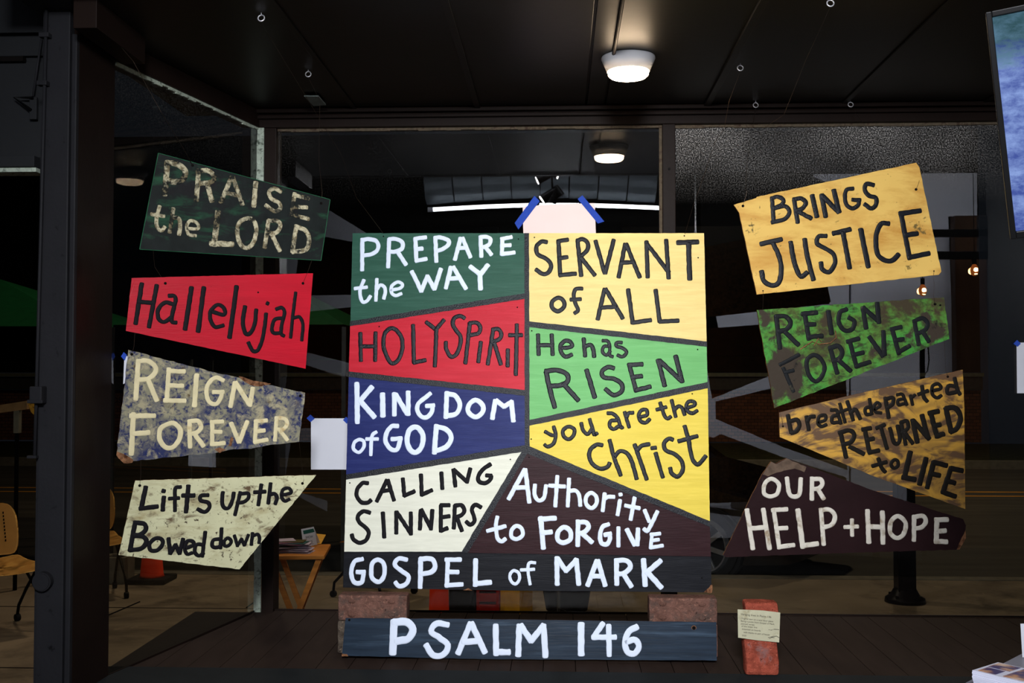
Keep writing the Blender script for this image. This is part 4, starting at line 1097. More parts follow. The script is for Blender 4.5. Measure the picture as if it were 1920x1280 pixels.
# ------------------------------------------------------------------ bricks
def brick_mat(name, c, dark, spots=None):
    return mat(name, c, 0.85, var=0.3, scale=45, bump=1.0, bscale=160, layers=[(dark, 22, 0.46, 0.62, spots), ((min(255, c[0] + 34), c[1] + 26, c[2] + 20), 120, 0.58, 0.68), ((c[0] * 0.5, c[1] * 0.5, c[2] * 0.5), 90, 0.60, 0.68)])
mb1 = brick_mat('brown_brick', (112, 80, 70), (84, 68, 62)); mb2 = brick_mat('red_brick', (150, 72, 56), (128, 106, 104), [((0, -0.03, 0.06), 0.07, 0.38)])
mb3 = brick_mat('cement_brick', (96, 86, 76), (60, 52, 46))
def brick(x0, x1, z0, z1, y0, dep, m, lab, studs=True, rz=0.0):
    t = thing('brick', lab, 'brick', ((x0 + x1) / 2, y0 + dep / 2, z0), group='bricks under the boards' if studs is not None else None)
    bm = BM(); bx(bm, x0, x1, y0, y0 + dep, z0, z1, bev=0.006)
    bmesh.ops.subdivide_edges(bm, edges=[e for e in bm.edges if e.calc_length() > 0.03], cuts=5, use_grid_fill=True)
    for v in bm.verts:
        v.co += Vector((mnoise.noise(v.co * 40), mnoise.noise(v.co * 40 + Vector((5, 0, 0))) , mnoise.noise(v.co * 40 + Vector((0, 9, 0))) * 0.6)) * 0.0012
    obj('brick_body', bm, m, t, world=True, smooth=False)
    if studs:
        for fx in (0.2, 0.78):
            for fz in (0.22, 0.76):
                bm = BM(); r = bmesh.ops.create_uvsphere(bm, u_segments=14, v_segments=7, radius=0.011)
                bmesh.ops.scale(bm, vec=(1, 0.42, 0.62), verts=bm.verts)
                bmesh.ops.translate(bm, vec=(x0 + (x1 - x0) * fx, y0 + 0.0005, z0 + (z1 - z0) * fz), verts=bm.verts)
                obj('stud', bm, m, t, world=True, smooth=True)
    return t
BY = 3.262
la = at_y(634, 1105, BY); lb = at_y(763, 1155, BY); ra = at_y(1217, 1111, BY); rb = at_y(1345, 1165, BY)
zt = la.z; zmid = zt - 0.092
brick(la.x, lb.x, zmid + 0.0005, 0.9435, BY, 0.062, mb1, 'brown stamped brick under the left corner of the centre board')
brick(la.x - 0.001, lb.x - 0.004, ZP + 0.001, zmid, BY - 0.002, 0.064, mb3, 'grey cement-smeared brick low at the left behind the title board')
brick(ra.x, rb.x, zmid + 0.0005, 0.9435, BY, 0.062, mb1, 'brown stamped brick with sooty patch under the right corner of the centre board')
brick(ra.x + 0.002, rb.x + 0.001, ZP + 0.001, zmid, BY - 0.002, 0.064, mb1, 'brown brick low at the right behind the title board')
# upright red brick with a card
yb = 3.06; a = at_y(1397, 1252, yb); b = at_y(1459, 1130, yb)
t = thing('upright_brick', 'worn red-orange brick standing on end on the platform with a card', 'brick', ((a.x + b.x) / 2, yb + 0.028, ZP + 0.003))
bm = BM(); bx(bm, a.x, b.x, yb, yb + 0.056, ZP + 0.0045, b.z, bev=0.009)
bmesh.ops.subdivide_edges(bm, edges=[e for e in bm.edges if e.calc_length() > 0.03], cuts=6, use_grid_fill=True)
for v in bm.verts:
    tz = (v.co.z - ZP) / 0.19; v.co.x += (0.003 * math.sin(tz * 9) + 0.002 * mnoise.noise(v.co * 30)); v.co.y += 0.002 * mnoise.noise(v.co * 34 + Vector((3, 3, 3)))
    v.co.z += 0.002 * mnoise.noise(v.co * 50) if tz > 0.5 else 0
obj('brick_body', bm, mb2, t, world=True)
PK = Plane((0.5, yb - 0.006, 0.85), Vector((0.0, -1, 0.05)))
cardpx = [(1383, 1142), (1430, 1144), (1463, 1148), (1461, 1204), (1420, 1200), (1384, 1195)]
PK.p = PK.at(1424, 1172)
cd_ = thing('note_card', 'small yellowed handwritten card propped on the upright red brick', 'card', PK.at(1424, 1200))
obj('card', slab(BM(), [PK.at(*q) for q in cardpx], PK.n, 0.0008), mat('old_card', (182, 178, 152), 0.8, var=0.06, scale=30, layers=[((128, 112, 72), 22, 0.55, 0.72)]), cd_, world=True)
def text_obj(body, size, P, px, py, m, parent, slope=0.0, name='writing', sx=1.0):
    cu = bpy.data.curves.new(name, 'FONT'); cu.body = body; cu.size = size; cu.extrude = 0.0001
    o = bpy.data.objects.new(name, cu); COL.objects.link(o)
    bpy.context.view_layer.update(); dg = bpy.context.evaluated_depsgraph_get(); me = bpy.data.meshes.new_from_object(o.evaluated_get(dg))
    bpy.data.objects.remove(o); bm = BM(); bm.from_mesh(me); bpy.data.meshes.remove(me)
    q = P.at(px, py) + P.n * 0.0004; cs_, sn = math.cos(slope), math.sin(slope)
    for v in bm.verts:
        x_, y_ = v.co.x * sx, v.co.y; x2 = x_ * cs_ - y_ * sn; y2 = x_ * sn + y_ * cs_
        v.co = q + P.u * x2 + P.v * y2 + P.n * (v.co.z + 0.0001)
    return obj(name, bm, m, parent, world=True)
M['pen'] = mat('pen_ink', (54, 52, 46), 0.8)
for (tx, px, py, sz) in (('Hanging lines in Psalm 146', 1389, 1152.5, .0078), ('Original text on a new door piece', 1389, 1160, .0064), ('Being a poem from Gospel of Mark', 1389, 1165, .0064), ('painted verses', 1389, 1170, .0064),
                         ('of the lower line', 1390, 1174.5, .0064), ('mounted on boards', 1391, 1180, .0064), ('with thanks to part of house', 1394, 1186, .0062), ('2020', 1391, 1192, .006)):
    text_obj(tx, sz, PK, px, py, M['pen'], cd_, slope=-0.09, sx=1.0)
for pts in ([(1441, 1180), (1446, 1181), (1452, 1179), (1461, 1180)], [(1440, 1195), (1448, 1193), (1456, 1192), (1462, 1196)], [(1442, 1197), (1447, 1194.5), (1452, 1195)]):
    obj('scribble', tube(BM(), [PK.at(*q) + PK.n * 0.0006 for q in pts], 0.0007, 5), M['pen'], cd_, world=True)

# ------------------------------------------------------------------ papers taped to the glass
def paper(lab, pxs, y, tapes, m=None, curl=0.0):
    P = Plane((0, y, 1.5), (0, -1, 0)); P.p = P.at(*pxs[0]); pts = [P.at(*q) for q in pxs]
    lo = min(p.z for p in pts); cx = sum(p.x for p in pts) / len(pts)
    t = thing('taped_paper', lab, 'paper', (cx, y, lo))
    obj('sheet', slab(BM(), pts, P.n, 0.0006), m or M['paper'], t, world=True)
    for tp in tapes:
        obj('tape', slab(BM(), [P.at(*q) for q in tp], P.n, 0.0006, front_off=0.0008), M['tape'], t, world=True)
    return t
paper('pinkish white sheet taped up behind the top of the centre board', [(980, 387), (1030, 383.5), (1115, 380.5), (1118.5, 470), (982, 470)], 3.825,
      [[(1002, 367), (1012, 377), (972, 430), (965, 418)], [(1083, 373), (1092, 366), (1133, 415), (1121, 419)]], mat('pinkish_paper', (250, 226, 222), 0.8, var=0.01))
paper('white sheet taped on the glass at the left of the centre board', [(583, 784), (651, 784), (651, 880), (583, 880)], 3.84,
      [[(582, 777), (590, 784.5), (582.5, 791), (575, 784)], [(649, 781), (656, 788), (650, 794), (643, 787)]])
paper('white sheet with blue tape mostly hidden behind the navy sign', [(233, 668), (262, 664), (262, 700), (231, 720)], 3.02, [[(232, 660), (238, 665), (234, 676), (227, 668)]])
paper('white sheet taped on the glass at the right edge of the picture', [(1906, 642), (1990, 642), (1990, 737), (1907, 737)], 3.84, [[(1907, 637), (1914, 644), (1908, 650), (1900, 644)]])

# ------------------------------------------------------------------ television at the top right
PT = Plane((0.55, 1.30, 1.9), Vector((-0.36, -1, -0.22)))
PT.p = PT.at(1890, 200)
def tvp(a, b):     # a, b in units along the screen from its lower left corner
    return o_ + ux * a + uz * b
c00 = PT.at(1905, 433); c01 = PT.at(1861, 33)
uz = (c01 - c00); HH = uz.length; uz.normalize(); tr_ = PT.at(1920, 22) ; ux = (tr_ - c01).normalized(); ux = (ux - uz * ux.dot(uz)).normalized(); o_ = c00; WW = 0.42
tv = thing('television', 'flat screen television with a blue snowy picture at the top right', 'television', o_ + ux * WW / 2)
def tvbox(a0, a1, b0, b1, d0, d1, m, name, bev=0.0):
    bm = BM(); bx(bm, a0, a1, d0, d1, b0, b1, bev=bev)
    nrm = ux.cross(uz).normalized(); 
    if nrm.y < 0: nrm = -nrm
    Mx = Matrix(((ux.x, nrm.x, uz.x, o_.x), (ux.y, nrm.y, uz.y, o_.y), (ux.z, nrm.z, uz.z, o_.z), (0, 0, 0, 1)))
    bmesh.ops.transform(bm, matrix=Mx, verts=bm.verts); return obj(name, bm, m, tv, world=True)
tvbox(-0.007, WW + 0.007, -0.009, HH + 0.007, 0.006, 0.016, M['blackmetal'], 'case', 0.004)
for (a0, a1, b0, b1) in ((-0.007, -0.0005, -0.009, HH + 0.007), (WW + 0.0005, WW + 0.007, -0.009, HH + 0.007), (-0.0005, WW + 0.0005, -0.009, -0.0005), (-0.0005, WW + 0.0005, HH + 0.0005, HH + 0.007)):
    tvbox(a0, a1, b0, b1, -0.004, 0.006, M['blackmetal'], 'bezel', 0.001)
def screen_mat():
    m = bpy.data.materials.new('screen_picture'); m.use_nodes = True; nt = m.node_tree; nt.nodes.clear()
    out = nt.nodes.new('ShaderNodeOutputMaterial'); e = nt.nodes.new('ShaderNodeEmission')
    n = noise_node(nt, 20, detail=6, rough=0.7, stretch=(1, 1, 2.5)); n2 = noise_node(nt, 110, detail=6, rough=0.7)
    f = math_node(nt, 'ADD', math_node(nt, 'MULTIPLY', n.outputs['Fac'], 0.75), math_node(nt, 'MULTIPLY', n2.outputs['Fac'], 0.3))
    c = mixc(nt, ramp(nt, f, 0.42, 0.66), lin((74, 92, 168)), lin((150, 176, 236)))
    tc = nt.nodes.new('ShaderNodeTexCoord'); sx = nt.nodes.new('ShaderNodeSeparateXYZ'); nt.links.new(tc.outputs['Object'], sx.inputs[0])
    hi = ramp(nt, math_node(nt, 'ADD', sx.outputs['Z'], math_node(nt, 'MULTIPLY', n.outputs['Fac'], 0.10)), HH * 0.86, HH * 0.97)
    c2 = mixc(nt, ramp(nt, n.outputs['Fac'], 0.35, 0.65), lin((52, 84, 92)), lin((96, 132, 158)))
    c = mixc(nt, hi, c, c2)
    nt.links.new(c, e.inputs[0]); e.inputs[1].default_value = 0.9; nt.links.new(e.outputs[0], out.inputs[0]); return m
tvbox(0.0, WW, 0.0, HH, 0.0, 0.0055, screen_mat(), 'screen')
q = o_ + ux * (WW * 0.6) + uz * (HH * 0.6) + Vector((0.05, 0.07, 0))
obj('mount', bx(BM(), q.x - 0.012, q.x + 0.012, q.y - 0.05, q.y + 0.03, q.z - 0.06, 4.6), M['blackmetal'], tv, world=True)

# ------------------------------------------------------------------ shelf with postcards at the lower right
zsh = at_z(1880, 1244, 0.95).z
ss = thing('side_shelf', 'smooth grey side shelf cut off by the lower right corner', 'shelf', (1.35, 2.3, 0.91))
def zp(px, py, z=0.95): return at_z(px, py, z)
e0 = zp(1918, 1224); e1 = zp(1870, 1247); e2 = zp(1808, 1281)
dirv = (e0 - e2).normalized(); back = e0 + dirv * 0.12; front = e2 - dirv * 0.25
obj('shelf_top', slab(BM(), [front, back, back + Vector((0.5, 0, 0)), front + Vector((0.5, 0, 0))], (0, 0, 1), 0.03), mat('grey_laminate', (128, 130, 146), 0.35, var=0.03), ss, world=True)
for q in (front, back): obj('leg', cyl(BM(), (q.x + 0.25, q.y, 0.0), (q.x + 0.25, q.y, 0.92), 0.016), M['blackmetal'], ss, world=True)
zst = 0.95 + 0.052
pa = at_z(1823, 1256, zst); pb = at_z(1871, 1241, zst)
dx = (pb - pa); pcx = at_z(1920, 1279, zst); dy = (pcx - pa); Lx = 0.155
dyn = dy.normalized()
stk = thing('postcard_stack', 'thick stack of white-edged printed postcards on the grey shelf', 'postcards', (pa.x + 0.05, pa.y, 0.95))
nS = 14; mw = mat('card_edge_white', (214, 216, 236), 0.6, var=0.02)
def card_print():
    m, nt, b = new_mat('postcard_print'); b.inputs['Roughness'].default_value = 0.3
    n = noise_node(nt, 26, detail=5, rough=0.6); n2 = noise_node(nt, 14, detail=4)
    c = mixc(nt, ramp(nt, n.outputs['Fac'], 0.4, 0.6), lin((50, 44, 110)), lin((206, 150, 110)))
    c = mixc(nt, ramp(nt, n2.outputs['Fac'], 0.52, 0.66), c, lin((222, 200, 190))); nt.links.new(c, b.inputs['Base Color']); return m
mprint = card_print()
rn = random.Random(2)
for k in range(nS):
    z0 = 0.9505 + k * 0.0515 / nS; j = Vector((rn.uniform(-.0012, .0012), rn.uniform(-.0012, .0012), 0)) + (Vector((0.002, 0, 0)) if k < 8 else Vector())
    P0 = Vector((pa.x, pa.y, z0)) + j; P1_ = P0 + Vector((dx.x, dx.y, 0)); P2_ = P1_ + Vector((dyn.x, dyn.y, 0)) * Lx; P3_ = P0 + Vector((dyn.x, dyn.y, 0)) * Lx
    obj('card', slab(BM(), [P0, P1_, P2_, P3_], (0, 0, 1), 0.0034, front_off=0.0036), mw, stk, world=True)
P0 = Vector((pa.x, pa.y, zst + 0.0006)); ex = Vector((dx.x, dx.y, 0)); ey = Vector((dyn.x, dyn.y, 0)) * Lx
for (a0, a1, b0, b1) in ((0.06, 0.44, 0.06, 0.30), (0.50, 0.94, 0.04, 0.34), (0.06, 0.94, 0.40, 0.94)):
    obj('printed_picture', slab(BM(), [P0 + ex * a0 + ey * b0, P0 + ex * a1 + ey * b0, P0 + ex * a1 + ey * b1, P0 + ex * a0 + ey * b1], (0, 0, 1), 0.0004, front_off=0.0003), mprint, stk, world=True)
pcard = at_z(1917, 1232, 0.951)
obj_ = obj('folded_card', slab(BM(), [pcard, pcard + Vector((0.10, 0.02, 0)), pcard + Vector((0.10, 0.03, 0.075)), pcard + Vector((0, 0.008, 0.075))], (0, -1, 0), 0.001), M['paper'])
tag(recentre(obj_), 'white folded card standing on the grey shelf at the right edge', 'card')

# ------------------------------------------------------------------ the street outside
sw = tag(obj('floor', bx(BM(), -14, 14, GY + 0.06, 8.72, -0.14, 0.0), M['concrete']), kind='structure'); sw.name = 'sidewalk'
sw2 = tag(obj('sidewalk', bx(BM(), -14, -1.4, 2.95, GY + 0.055, -0.14, 0.0), M['concrete']), kind='structure')
for (p0, p1) in (((150, 1176), (262, 1128)), ((520, 1098), (462, 1139))):
    a = at_z(*p0, 0.0015); b = at_z(*p1, 0.0015)
    obj('joint', tube(BM(), [a, b], 0.006, 4), M['hole'], sw, world=True)
obj('joint', bx(BM(), -14, 14, 5.9, 5.915, -0.01, 0.0012), M['hole'], sw); obj('joint', bx(BM(), -14, 14, 7.45, 7.465, -0.01, 0.0012), M['hole'], sw)
kerb = tag(obj('kerb', bx(BM(), -14, 14, 8.73, 8.88, -0.2, 0.004, bev=0.01), M['block']), kind='structure')
road = tag(obj('road', bx(BM(), -40, 40, 8.89, 20.4, -0.25, -0.12), M['asphalt']), kind='structure')
dl = lambda py: CAM.y + (CAMZ + 0.12) * F / (py - 703)
for yy in (dl(917.5), dl(925.0)): obj('centre_line', bx(BM(), -40, 40, yy - 0.05, yy + 0.05, -0.119, -0.1175), M['yellowline'], road)
tag(obj('kerb', bx(BM(), -40, 40, 20.42, 20.6, -0.2, 0.03), M['block']), kind='structure')
tag(obj('verge', bx(BM(), -40, 40, 20.61, 26.0, -0.2, 0.0), M['lawn']), kind='structure')

bld = thing('street_building', 'dark brick building with a long lintel across the road', 'building', (-8, 26.5, 0))
def brickwork():
    m, nt, b = new_mat('street_brick'); b.inputs['Roughness'].default_value = 0.9
    t = nt.nodes.new('ShaderNodeTexBrick'); tc = nt.nodes.new('ShaderNodeTexCoord'); mp = nt.nodes.new('ShaderNodeMapping'); mp.inputs['Rotation'].default_value = (math.pi / 2, 0, 0)
    nt.links.new(tc.outputs['Object'], mp.inputs[0]); nt.links.new(mp.outputs[0], t.inputs['Vector'])
    t.inputs['Scale'].default_value = 3.2; t.inputs['Mortar Size'].default_value = 0.02
    t.inputs['Color1'].default_value = lin((108, 62, 36)); t.inputs['Color2'].default_value = lin((84, 48, 30)); t.inputs['Mortar'].default_value = lin((30, 24, 20))
    nt.links.new(t.outputs[0], b.inputs['Base Color']); return m
mbk = brickwork(); YB = 26.5
za = at_y(600, 800, YB).z; zb1 = at_y(600, 731, YB).z; zc1 = at_y(600, 706, YB).z
obj('brick_wall', bx(BM(), -34, 10, YB, YB + 0.3, 0.0, zb1), mbk, bld, world=True)
obj('lintel', bx(BM(), -34, 10, YB - 0.15, YB + 0.3, zb1 + 0.01, zc1, bev=0.02), mat('lintel_grey', (64, 64, 62), 0.8), bld, world=True)
obj('coping', bx(BM(), -34, 10, YB - 0.22, YB + 0.3, zc1 + 0.005, zc1 + 0.09), mat('coping', (112, 112, 92), 0.8), bld, world=True)
obj('upper_wall', bx(BM(), -34, 10, YB, YB + 0.3, zc1 + 0.10, 7.5), M['darkwall'], bld, world=True)
for k in range(6): obj('window_opening', bx(BM(), -31 + k * 6.5, -27.5 + k * 6.5, YB - 0.03, YB - 0.002, zc1 + 0.5, 5.2, bev=0.01), M['blackmetal'], bld, world=True)

# tents
def tent(x0, x1, y0, y1, lab, ph=2.55):
    t = thing('canopy_tent', lab, 'tent', ((x0 + x1) / 2, (y0 + y1) / 2, 0))
    g = bpy.data.materials.get('tent_green') or mat('tent_green', (20, 82, 44), 0.6, var=0.1)
    zc_ = 2.02; c = Vector(((x0 + x1) / 2, (y0 + y1) / 2, ph)); K = [Vector((x0, y0, zc_)), Vector((x1, y0, zc_)), Vector((x1, y1, zc_)), Vector((x0, y1, zc_))]
    bm = BM(); cv = bm.verts.new(c); kv = [bm.verts.new(k) for k in K]; lv = [bm.verts.new(k - Vector((0, 0, 0.26))) for k in K]
    for i in range(4): bm.faces.new((cv, kv[i], kv[(i + 1) % 4])); bm.faces.new((kv[i], kv[(i + 1) % 4], lv[(i + 1) % 4], lv[i]))
    bmesh.ops.solidify(bm, geom=list(bm.faces), thickness=0.01)
    obj('canopy', bm, g, t, world=True)
    for k in K: obj('leg', bx(BM(), k.x - 0.016, k.x + 0.016, k.y - 0.016, k.y + 0.016, 0.001 if k.y < 8.7 else -0.119, zc_ - 0.02), mat('tent_leg', (66, 68, 68), 0.5) if 'tent_leg' not in bpy.data.materials else bpy.data.materials['tent_leg'], t, world=True)
tent(-7.0, -4.1, 9.2, 12.0, 'dark green pop-up tent at the far left of the street')
xl = at_y(209, 900, 9.0).x
tent(xl, xl + 1.95, 9.0, 11.6, 'dark green pop-up tent seen behind the red sign')

# chairs on the pavement
def chair(loc, rz, lab):
    t = thing('caster_chair', lab, 'chair', loc, rz, 'tan chairs on the pavement'); t.scale = (0.88, 0.88, 0.88)
    mp_ = M['chairplastic']
    def shell(rows, th, nm):
        bm = BM(); f = [[bm.verts.new(p) for p in r] for r in rows]
        for a, b in zip(f, f[1:]):
            for k in range(len(a) - 1): bm.faces.new((a[k], a[k + 1], b[k + 1], b[k]))
        bmesh.ops.solidify(bm, geom=list(bm.faces), thickness=th)
        o = obj(nm, bm, mp_, t, smooth=True); md = o.modifiers.new('subsurf', 'SUBSURF'); md.levels = 1; md.render_levels = 1; return o
    rows = []
    for i in range(7):
        u = i / 6; y = -0.22 + 0.44 * u; wd = 0.225 - 0.02 * abs(u - .5)
        rows.append([Vector((wd * s, y, 0.455 + 0.018 * s * s - 0.03 * (max(0, 0.25 - u) * 4) ** 2 + 0.03 * max(0, u - .75) * 4)) for s in (-1, -.6, -.2, .2, .6, 1)])
    shell(rows, 0.012, 'seat')
    rows = []
    for i in range(7):
        u = i / 6; wd = 0.205 + 0.02 * math.sin(u * math.pi) - (0.045 if i == 6 else 0) - (0.02 if i == 0 else 0)
        rows.append([Vector((wd * s, 0.215 + 0.09 * u - 0.05 * s * s + 0.03, 0.50 + 0.38 * u)) for s in (-1, -.6, -.2, .2, .6, 1)])
    shell(rows, 0.012, 'backrest')
    for k in range(6):
        bm = BM()
        for j in range(9):
            xx = -0.125 + k * 0.05; u = 0.28 + j * 0.065; s = xx / 0.21
            bx(bm, xx - 0.004, xx + 0.004, 0.215 + 0.09 * u - 0.05 * s * s + 0.010, 0.215 + 0.09 * u - 0.05 * s * s + 0.0145, 0.50 + 0.38 * u - 0.008, 0.50 + 0.38 * u + 0.008)
        obj('slot_column', bm, M['hole'], t)
    for s in (-1, 1):
        obj('leg', tube(BM(), [(0.20 * s, 0.12, 0.43), (0.215 * s, -0.10, 0.25), (0.225 * s, -0.235, 0.12), (0.225 * s, -0.245, 0.05)], 0.012), M['blackmetal'], t, smooth=True)
        obj('leg', tube(BM(), [(0.20 * s, -0.10, 0.43), (0.215 * s, 0.10, 0.25), (0.225 * s, 0.225, 0.12), (0.225 * s, 0.245, 0.05)], 0.012), M['blackmetal'], t, smooth=True)
        obj('back_support', tube(BM(), [(0.20 * s, 0.10, 0.43), (0.205 * s, 0.24, 0.47), (0.19 * s, 0.262, 0.58)], 0.010), M['blackmetal'], t, smooth=True)
        for yy in (-0.245, 0.245):
            obj('caster', cyl(BM(), (0.225 * s - 0.016, yy, 0.027), (0.225 * s + 0.016, yy, 0.027), 0.026, seg=16), M['rubber'], t)
    obj('crossbar', tube(BM(), [(-0.20, 0.0, 0.43), (0.20, 0.0, 0.43)], 0.010), M['blackmetal'], t)
    return t
g = at_z(218, 1120, 0.0); chair((g.x - 0.20, g.y + 0.05, 0), R(33), 'tan plastic chair on casters beside the lower left sign and the dark post')
g = at_z(20, 1180, 0.0); chair((g.x - 0.03, g.y - 0.05, 0), R(52), 'tan plastic chair on casters at the far left edge, outside the post')
g = at_z(640, 1110, 0.0); chair((g.x + 0.26, g.y - 0.1, 0), R(-118), 'tan chair on casters half hidden behind the centre board\'s lower left')

# folding tray table with brochures
zt_ = 0.665; ta_ = at_z(606, 1040, zt_); tx1 = ta_.x; ty = ta_.y; tx0 = at_z(486, 1040, zt_).x
tt = thing('tray_table', 'small folding pine tray table on the pavement with brochures on it', 'table', ((tx0 + tx1) / 2, ty + 0.15, 0))
Mt = Matrix.Translation(((tx0 + tx1) / 2, ty + 0.15, 0)) @ Matrix.Rotation(R(7), 4, 'Z')
def tbox(x0_, x1_, y0_, y1_, z0_, z1_, nm, bev=0.006):
    bm = BM(); bx(bm, x0_, x1_, y0_, y1_, z0_, z1_, bev=bev); bmesh.ops.transform(bm, matrix=Mt, verts=bm.verts); return obj(nm, bm, M['wood'], tt, world=True)
hw = (tx1 - tx0) / 2 - 0.012
tbox(-hw, hw, -0.18, 0.20, zt_ - 0.022, zt_, 'tabletop')
for yy in (-0.15, 0.16):
    for sx in (-1, 1):
        bm = BM(); bx(bm, -0.014, 0.014, yy - 0.009 + (0.02 if sx > 0 else 0), yy + 0.009 + (0.02 if sx > 0 else 0), -0.36, 0.36)
        bmesh.ops.transform(bm, matrix=Mt @ Matrix.Translation((0.0, 0, 0.322)) @ Matrix.Rotation(R(21 * sx), 4, 'Y'), verts=bm.verts)
        obj('leg', bm, M['wood'], tt, world=True)
rn = random.Random(8)
br = thing('brochure_pile', 'fanned pile of pink and green brochures on the tray table', 'brochures', ((tx0 + tx1) / 2 - 0.05, ty + 0.12, zt_), group=None)
bc = [mat('brochure_%d' % k, c, 0.5) for k, c in enumerate(((196, 180, 196), (150, 140, 160), (60, 96, 92), (186, 130, 160), (90, 80, 50)))]
for k in range(26):
    bm = BM(); L_ = 0.19; W_ = 0.10; an = R(rn.uniform(-22, 16) + 8); zz = zt_ + 0.001 + k * 0.0022; sx = rn.uniform(-0.03, 0.03) - (0.06 if k % 2 else 0.0)
    bx(bm, -L_ / 2, L_ / 2, -W_ / 2, W_ / 2, 0, 0.0017)
    bmesh.ops.transform(bm, matrix=Matrix.Translation(((tx0 + tx1) / 2 - 0.03 + sx, ty + 0.10 + rn.uniform(-.02, .02), zz)) @ Matrix.Rotation(an, 4, 'Z'), verts=bm.verts)
    obj('brochure', bm, bc[k % 5] if k > 12 else bc[k % 2], br, world=True)
PS = Plane((0, ty - 0.02, 0.75), Vector((-0.25, -1, 0.22))); PS.p = PS.at(580, 1008)
tc_ = thing('tent_card', 'small white tent card with a green band and black lettering on the tray table', 'card', PS.at(582, 1026))
cpx = [(564.5, 991.5), (588, 987), (595, 1020.5), (569, 1026)]
obj('front', slab(BM(), [PS.at(*q) for q in cpx], PS.n, 0.001), M['paper'], tc_, world=True)
obj('green_band', slab(BM(), [PS.at(*q) for q in ((568, 994.5), (587.5, 990.5), (590, 997), (569.5, 1001.5))], PS.n, 0.0006, front_off=0.0007), mat('card_green', (44, 92, 82), 0.6), tc_, world=True)
bk_ = [PS.at(*cpx[0]), PS.at(*cpx[1]), PS.at(*cpx[2]) + Vector((0, 0.07, 0)), PS.at(*cpx[3]) + Vector((0, 0.07, 0))]
obj('back', slab(BM(), bk_, (0, 1, 0), 0.001), M['paper'], tc_, world=True)
M['print'] = mat('print_black', (24, 24, 26), 0.7)
text_obj('SHOW', 0.019, PS, 573, 1009.5, M['print'], tc_, slope=0.17, sx=0.78); text_obj('OF HOPE', 0.019, PS, 574, 1019, M['print'], tc_, slope=0.17, sx=0.50)
ev = [at_z(x_, y_, zt_ + 0.004) for x_, y_ in ((592, 1000), (611, 1002), (602, 1019), (590, 1019))]
oe = obj('yellow_envelope', slab(BM(), ev, (0, 0, 1), 0.002), mat('manila', (226, 166, 66), 0.7)); tag(recentre(oe), 'yellow envelope behind the tent card on the tray table', 'envelope')

# cones, blocks, other pavement things
def cone(x_, y_, h, rb_, rt_, bs, lab, z0=0.0):
    t = thing('traffic_cone', lab, 'cone', (x_, y_, z0))
    obj('base', bx(BM(), -bs, bs, -bs, bs, 0.001, 0.04, bev=0.012), M['rubber'], t)
    obj('cone_body', lathe(BM(), [(rb_ * 1.08, 0.040), (rb_, 0.055), (rt_, h), (rt_ * 0.7, h + 0.004)], seg=28), M['orange'], t, smooth=True)
    return t
g = at_z(290, 1087, 0.0); cone(g.x, g.y - 0.06, 0.70, 0.088, 0.03, 0.15, 'orange traffic cone on a black base below the cream sign')
g = at_z(823, 1188, 0.0); cone(g.x, g.y, 0.90, 0.066, 0.036, 0.10, 'slim red-orange cone seen through the gap under the centre board')
g0 = at_z(140, 1094, 0.0); g1_ = at_z(236, 1094, 0.0)
for k in range(2):
    xm = g0.x + (g1_.x - g0.x) * (0.5 * k); xw = (g1_.x - g0.x) * 0.49
    t = thing('concrete_block', ('left' if k == 0 else 'right') + ' of the two hollow concrete blocks on the pavement behind the chair', 'block', (xm + xw / 2, g0.y + 0.1, 0))
    H_ = 0.20; yA_ = g0.y; yB_ = g0.y + 0.2; wl_ = 0.028
    for (x0_, x1_, y0_, y1_) in ((xm, xm + xw, yA_, yA_ + wl_), (xm, xm + xw, yB_ - wl_, yB_), (xm, xm + wl_, yA_ + wl_, yB_ - wl_), (xm + xw - wl_, xm + xw, yA_ + wl_, yB_ - wl_)):
        obj('block_wall', bx(BM(), x0_, x1_, y0_, y1_, 0.001, H_, bev=0.003), M['block'], t, world=True)
# things seen through the gap between the boards
def gap(px, py, d): return at_y(px, py, d)
a = gap(842, 1108, 7.0); b = gap(892, 1145, 7.0)
bag = thing('black_bag', 'black soft bag standing behind the slim cone', 'bag', ((a.x + b.x) / 2, 7.0, 0))
obj('body', bx(BM(), a.x, b.x, 6.95, 7.15, 0.001, 0.30, bev=0.04), M['rubber'], bag, world=True, smooth=True); obj('handle', tube(BM(), [(a.x + .04, 7.05, .28), (a.x + .05, 7.05, .38), (b.x - .05, 7.05, .38), (b.x - .04, 7.05, .28)], 0.008), M['rubber'], bag, world=True)
a = gap(893, 1108, 7.05); b = gap(936, 1145, 7.05)
crt = thing('red_crate', 'red plastic crate seen under the centre board', 'crate', ((a.x + b.x) / 2, 7.1, 0))
mred = mat('red_plastic', (170, 34, 22), 0.5)
for k in range(4): obj('slat', bx(BM(), a.x, b.x, 7.05, 7.20, 0.005 + k * 0.07, 0.058 + k * 0.07, bev=0.006), mred, crt, world=True)
for xx in (a.x, b.x - 0.02): obj('corner_post', bx(BM(), xx, xx + 0.02, 7.04, 7.21, 0.001, 0.29, bev=0.004), mred, crt, world=True)
a = gap(943, 1108, 7.3); b = gap(988, 1140, 7.3)
yb_ = thing('yellow_box', 'yellow printed cardboard box seen under the centre board', 'box', ((a.x + b.x) / 2, 7.4, 0))
my = mat('yellow_card', (232, 176, 36), 0.6); bm = BM(); bx(bm, a.x, b.x, 7.3, 7.5, 0.001, 0.24, bev=0.003); bmesh.ops.rotate(bm, cent=((a.x + b.x) / 2, 7.4, 0), matrix=Matrix.Rotation(R(-24), 3, 'Z'), verts=bm.verts)
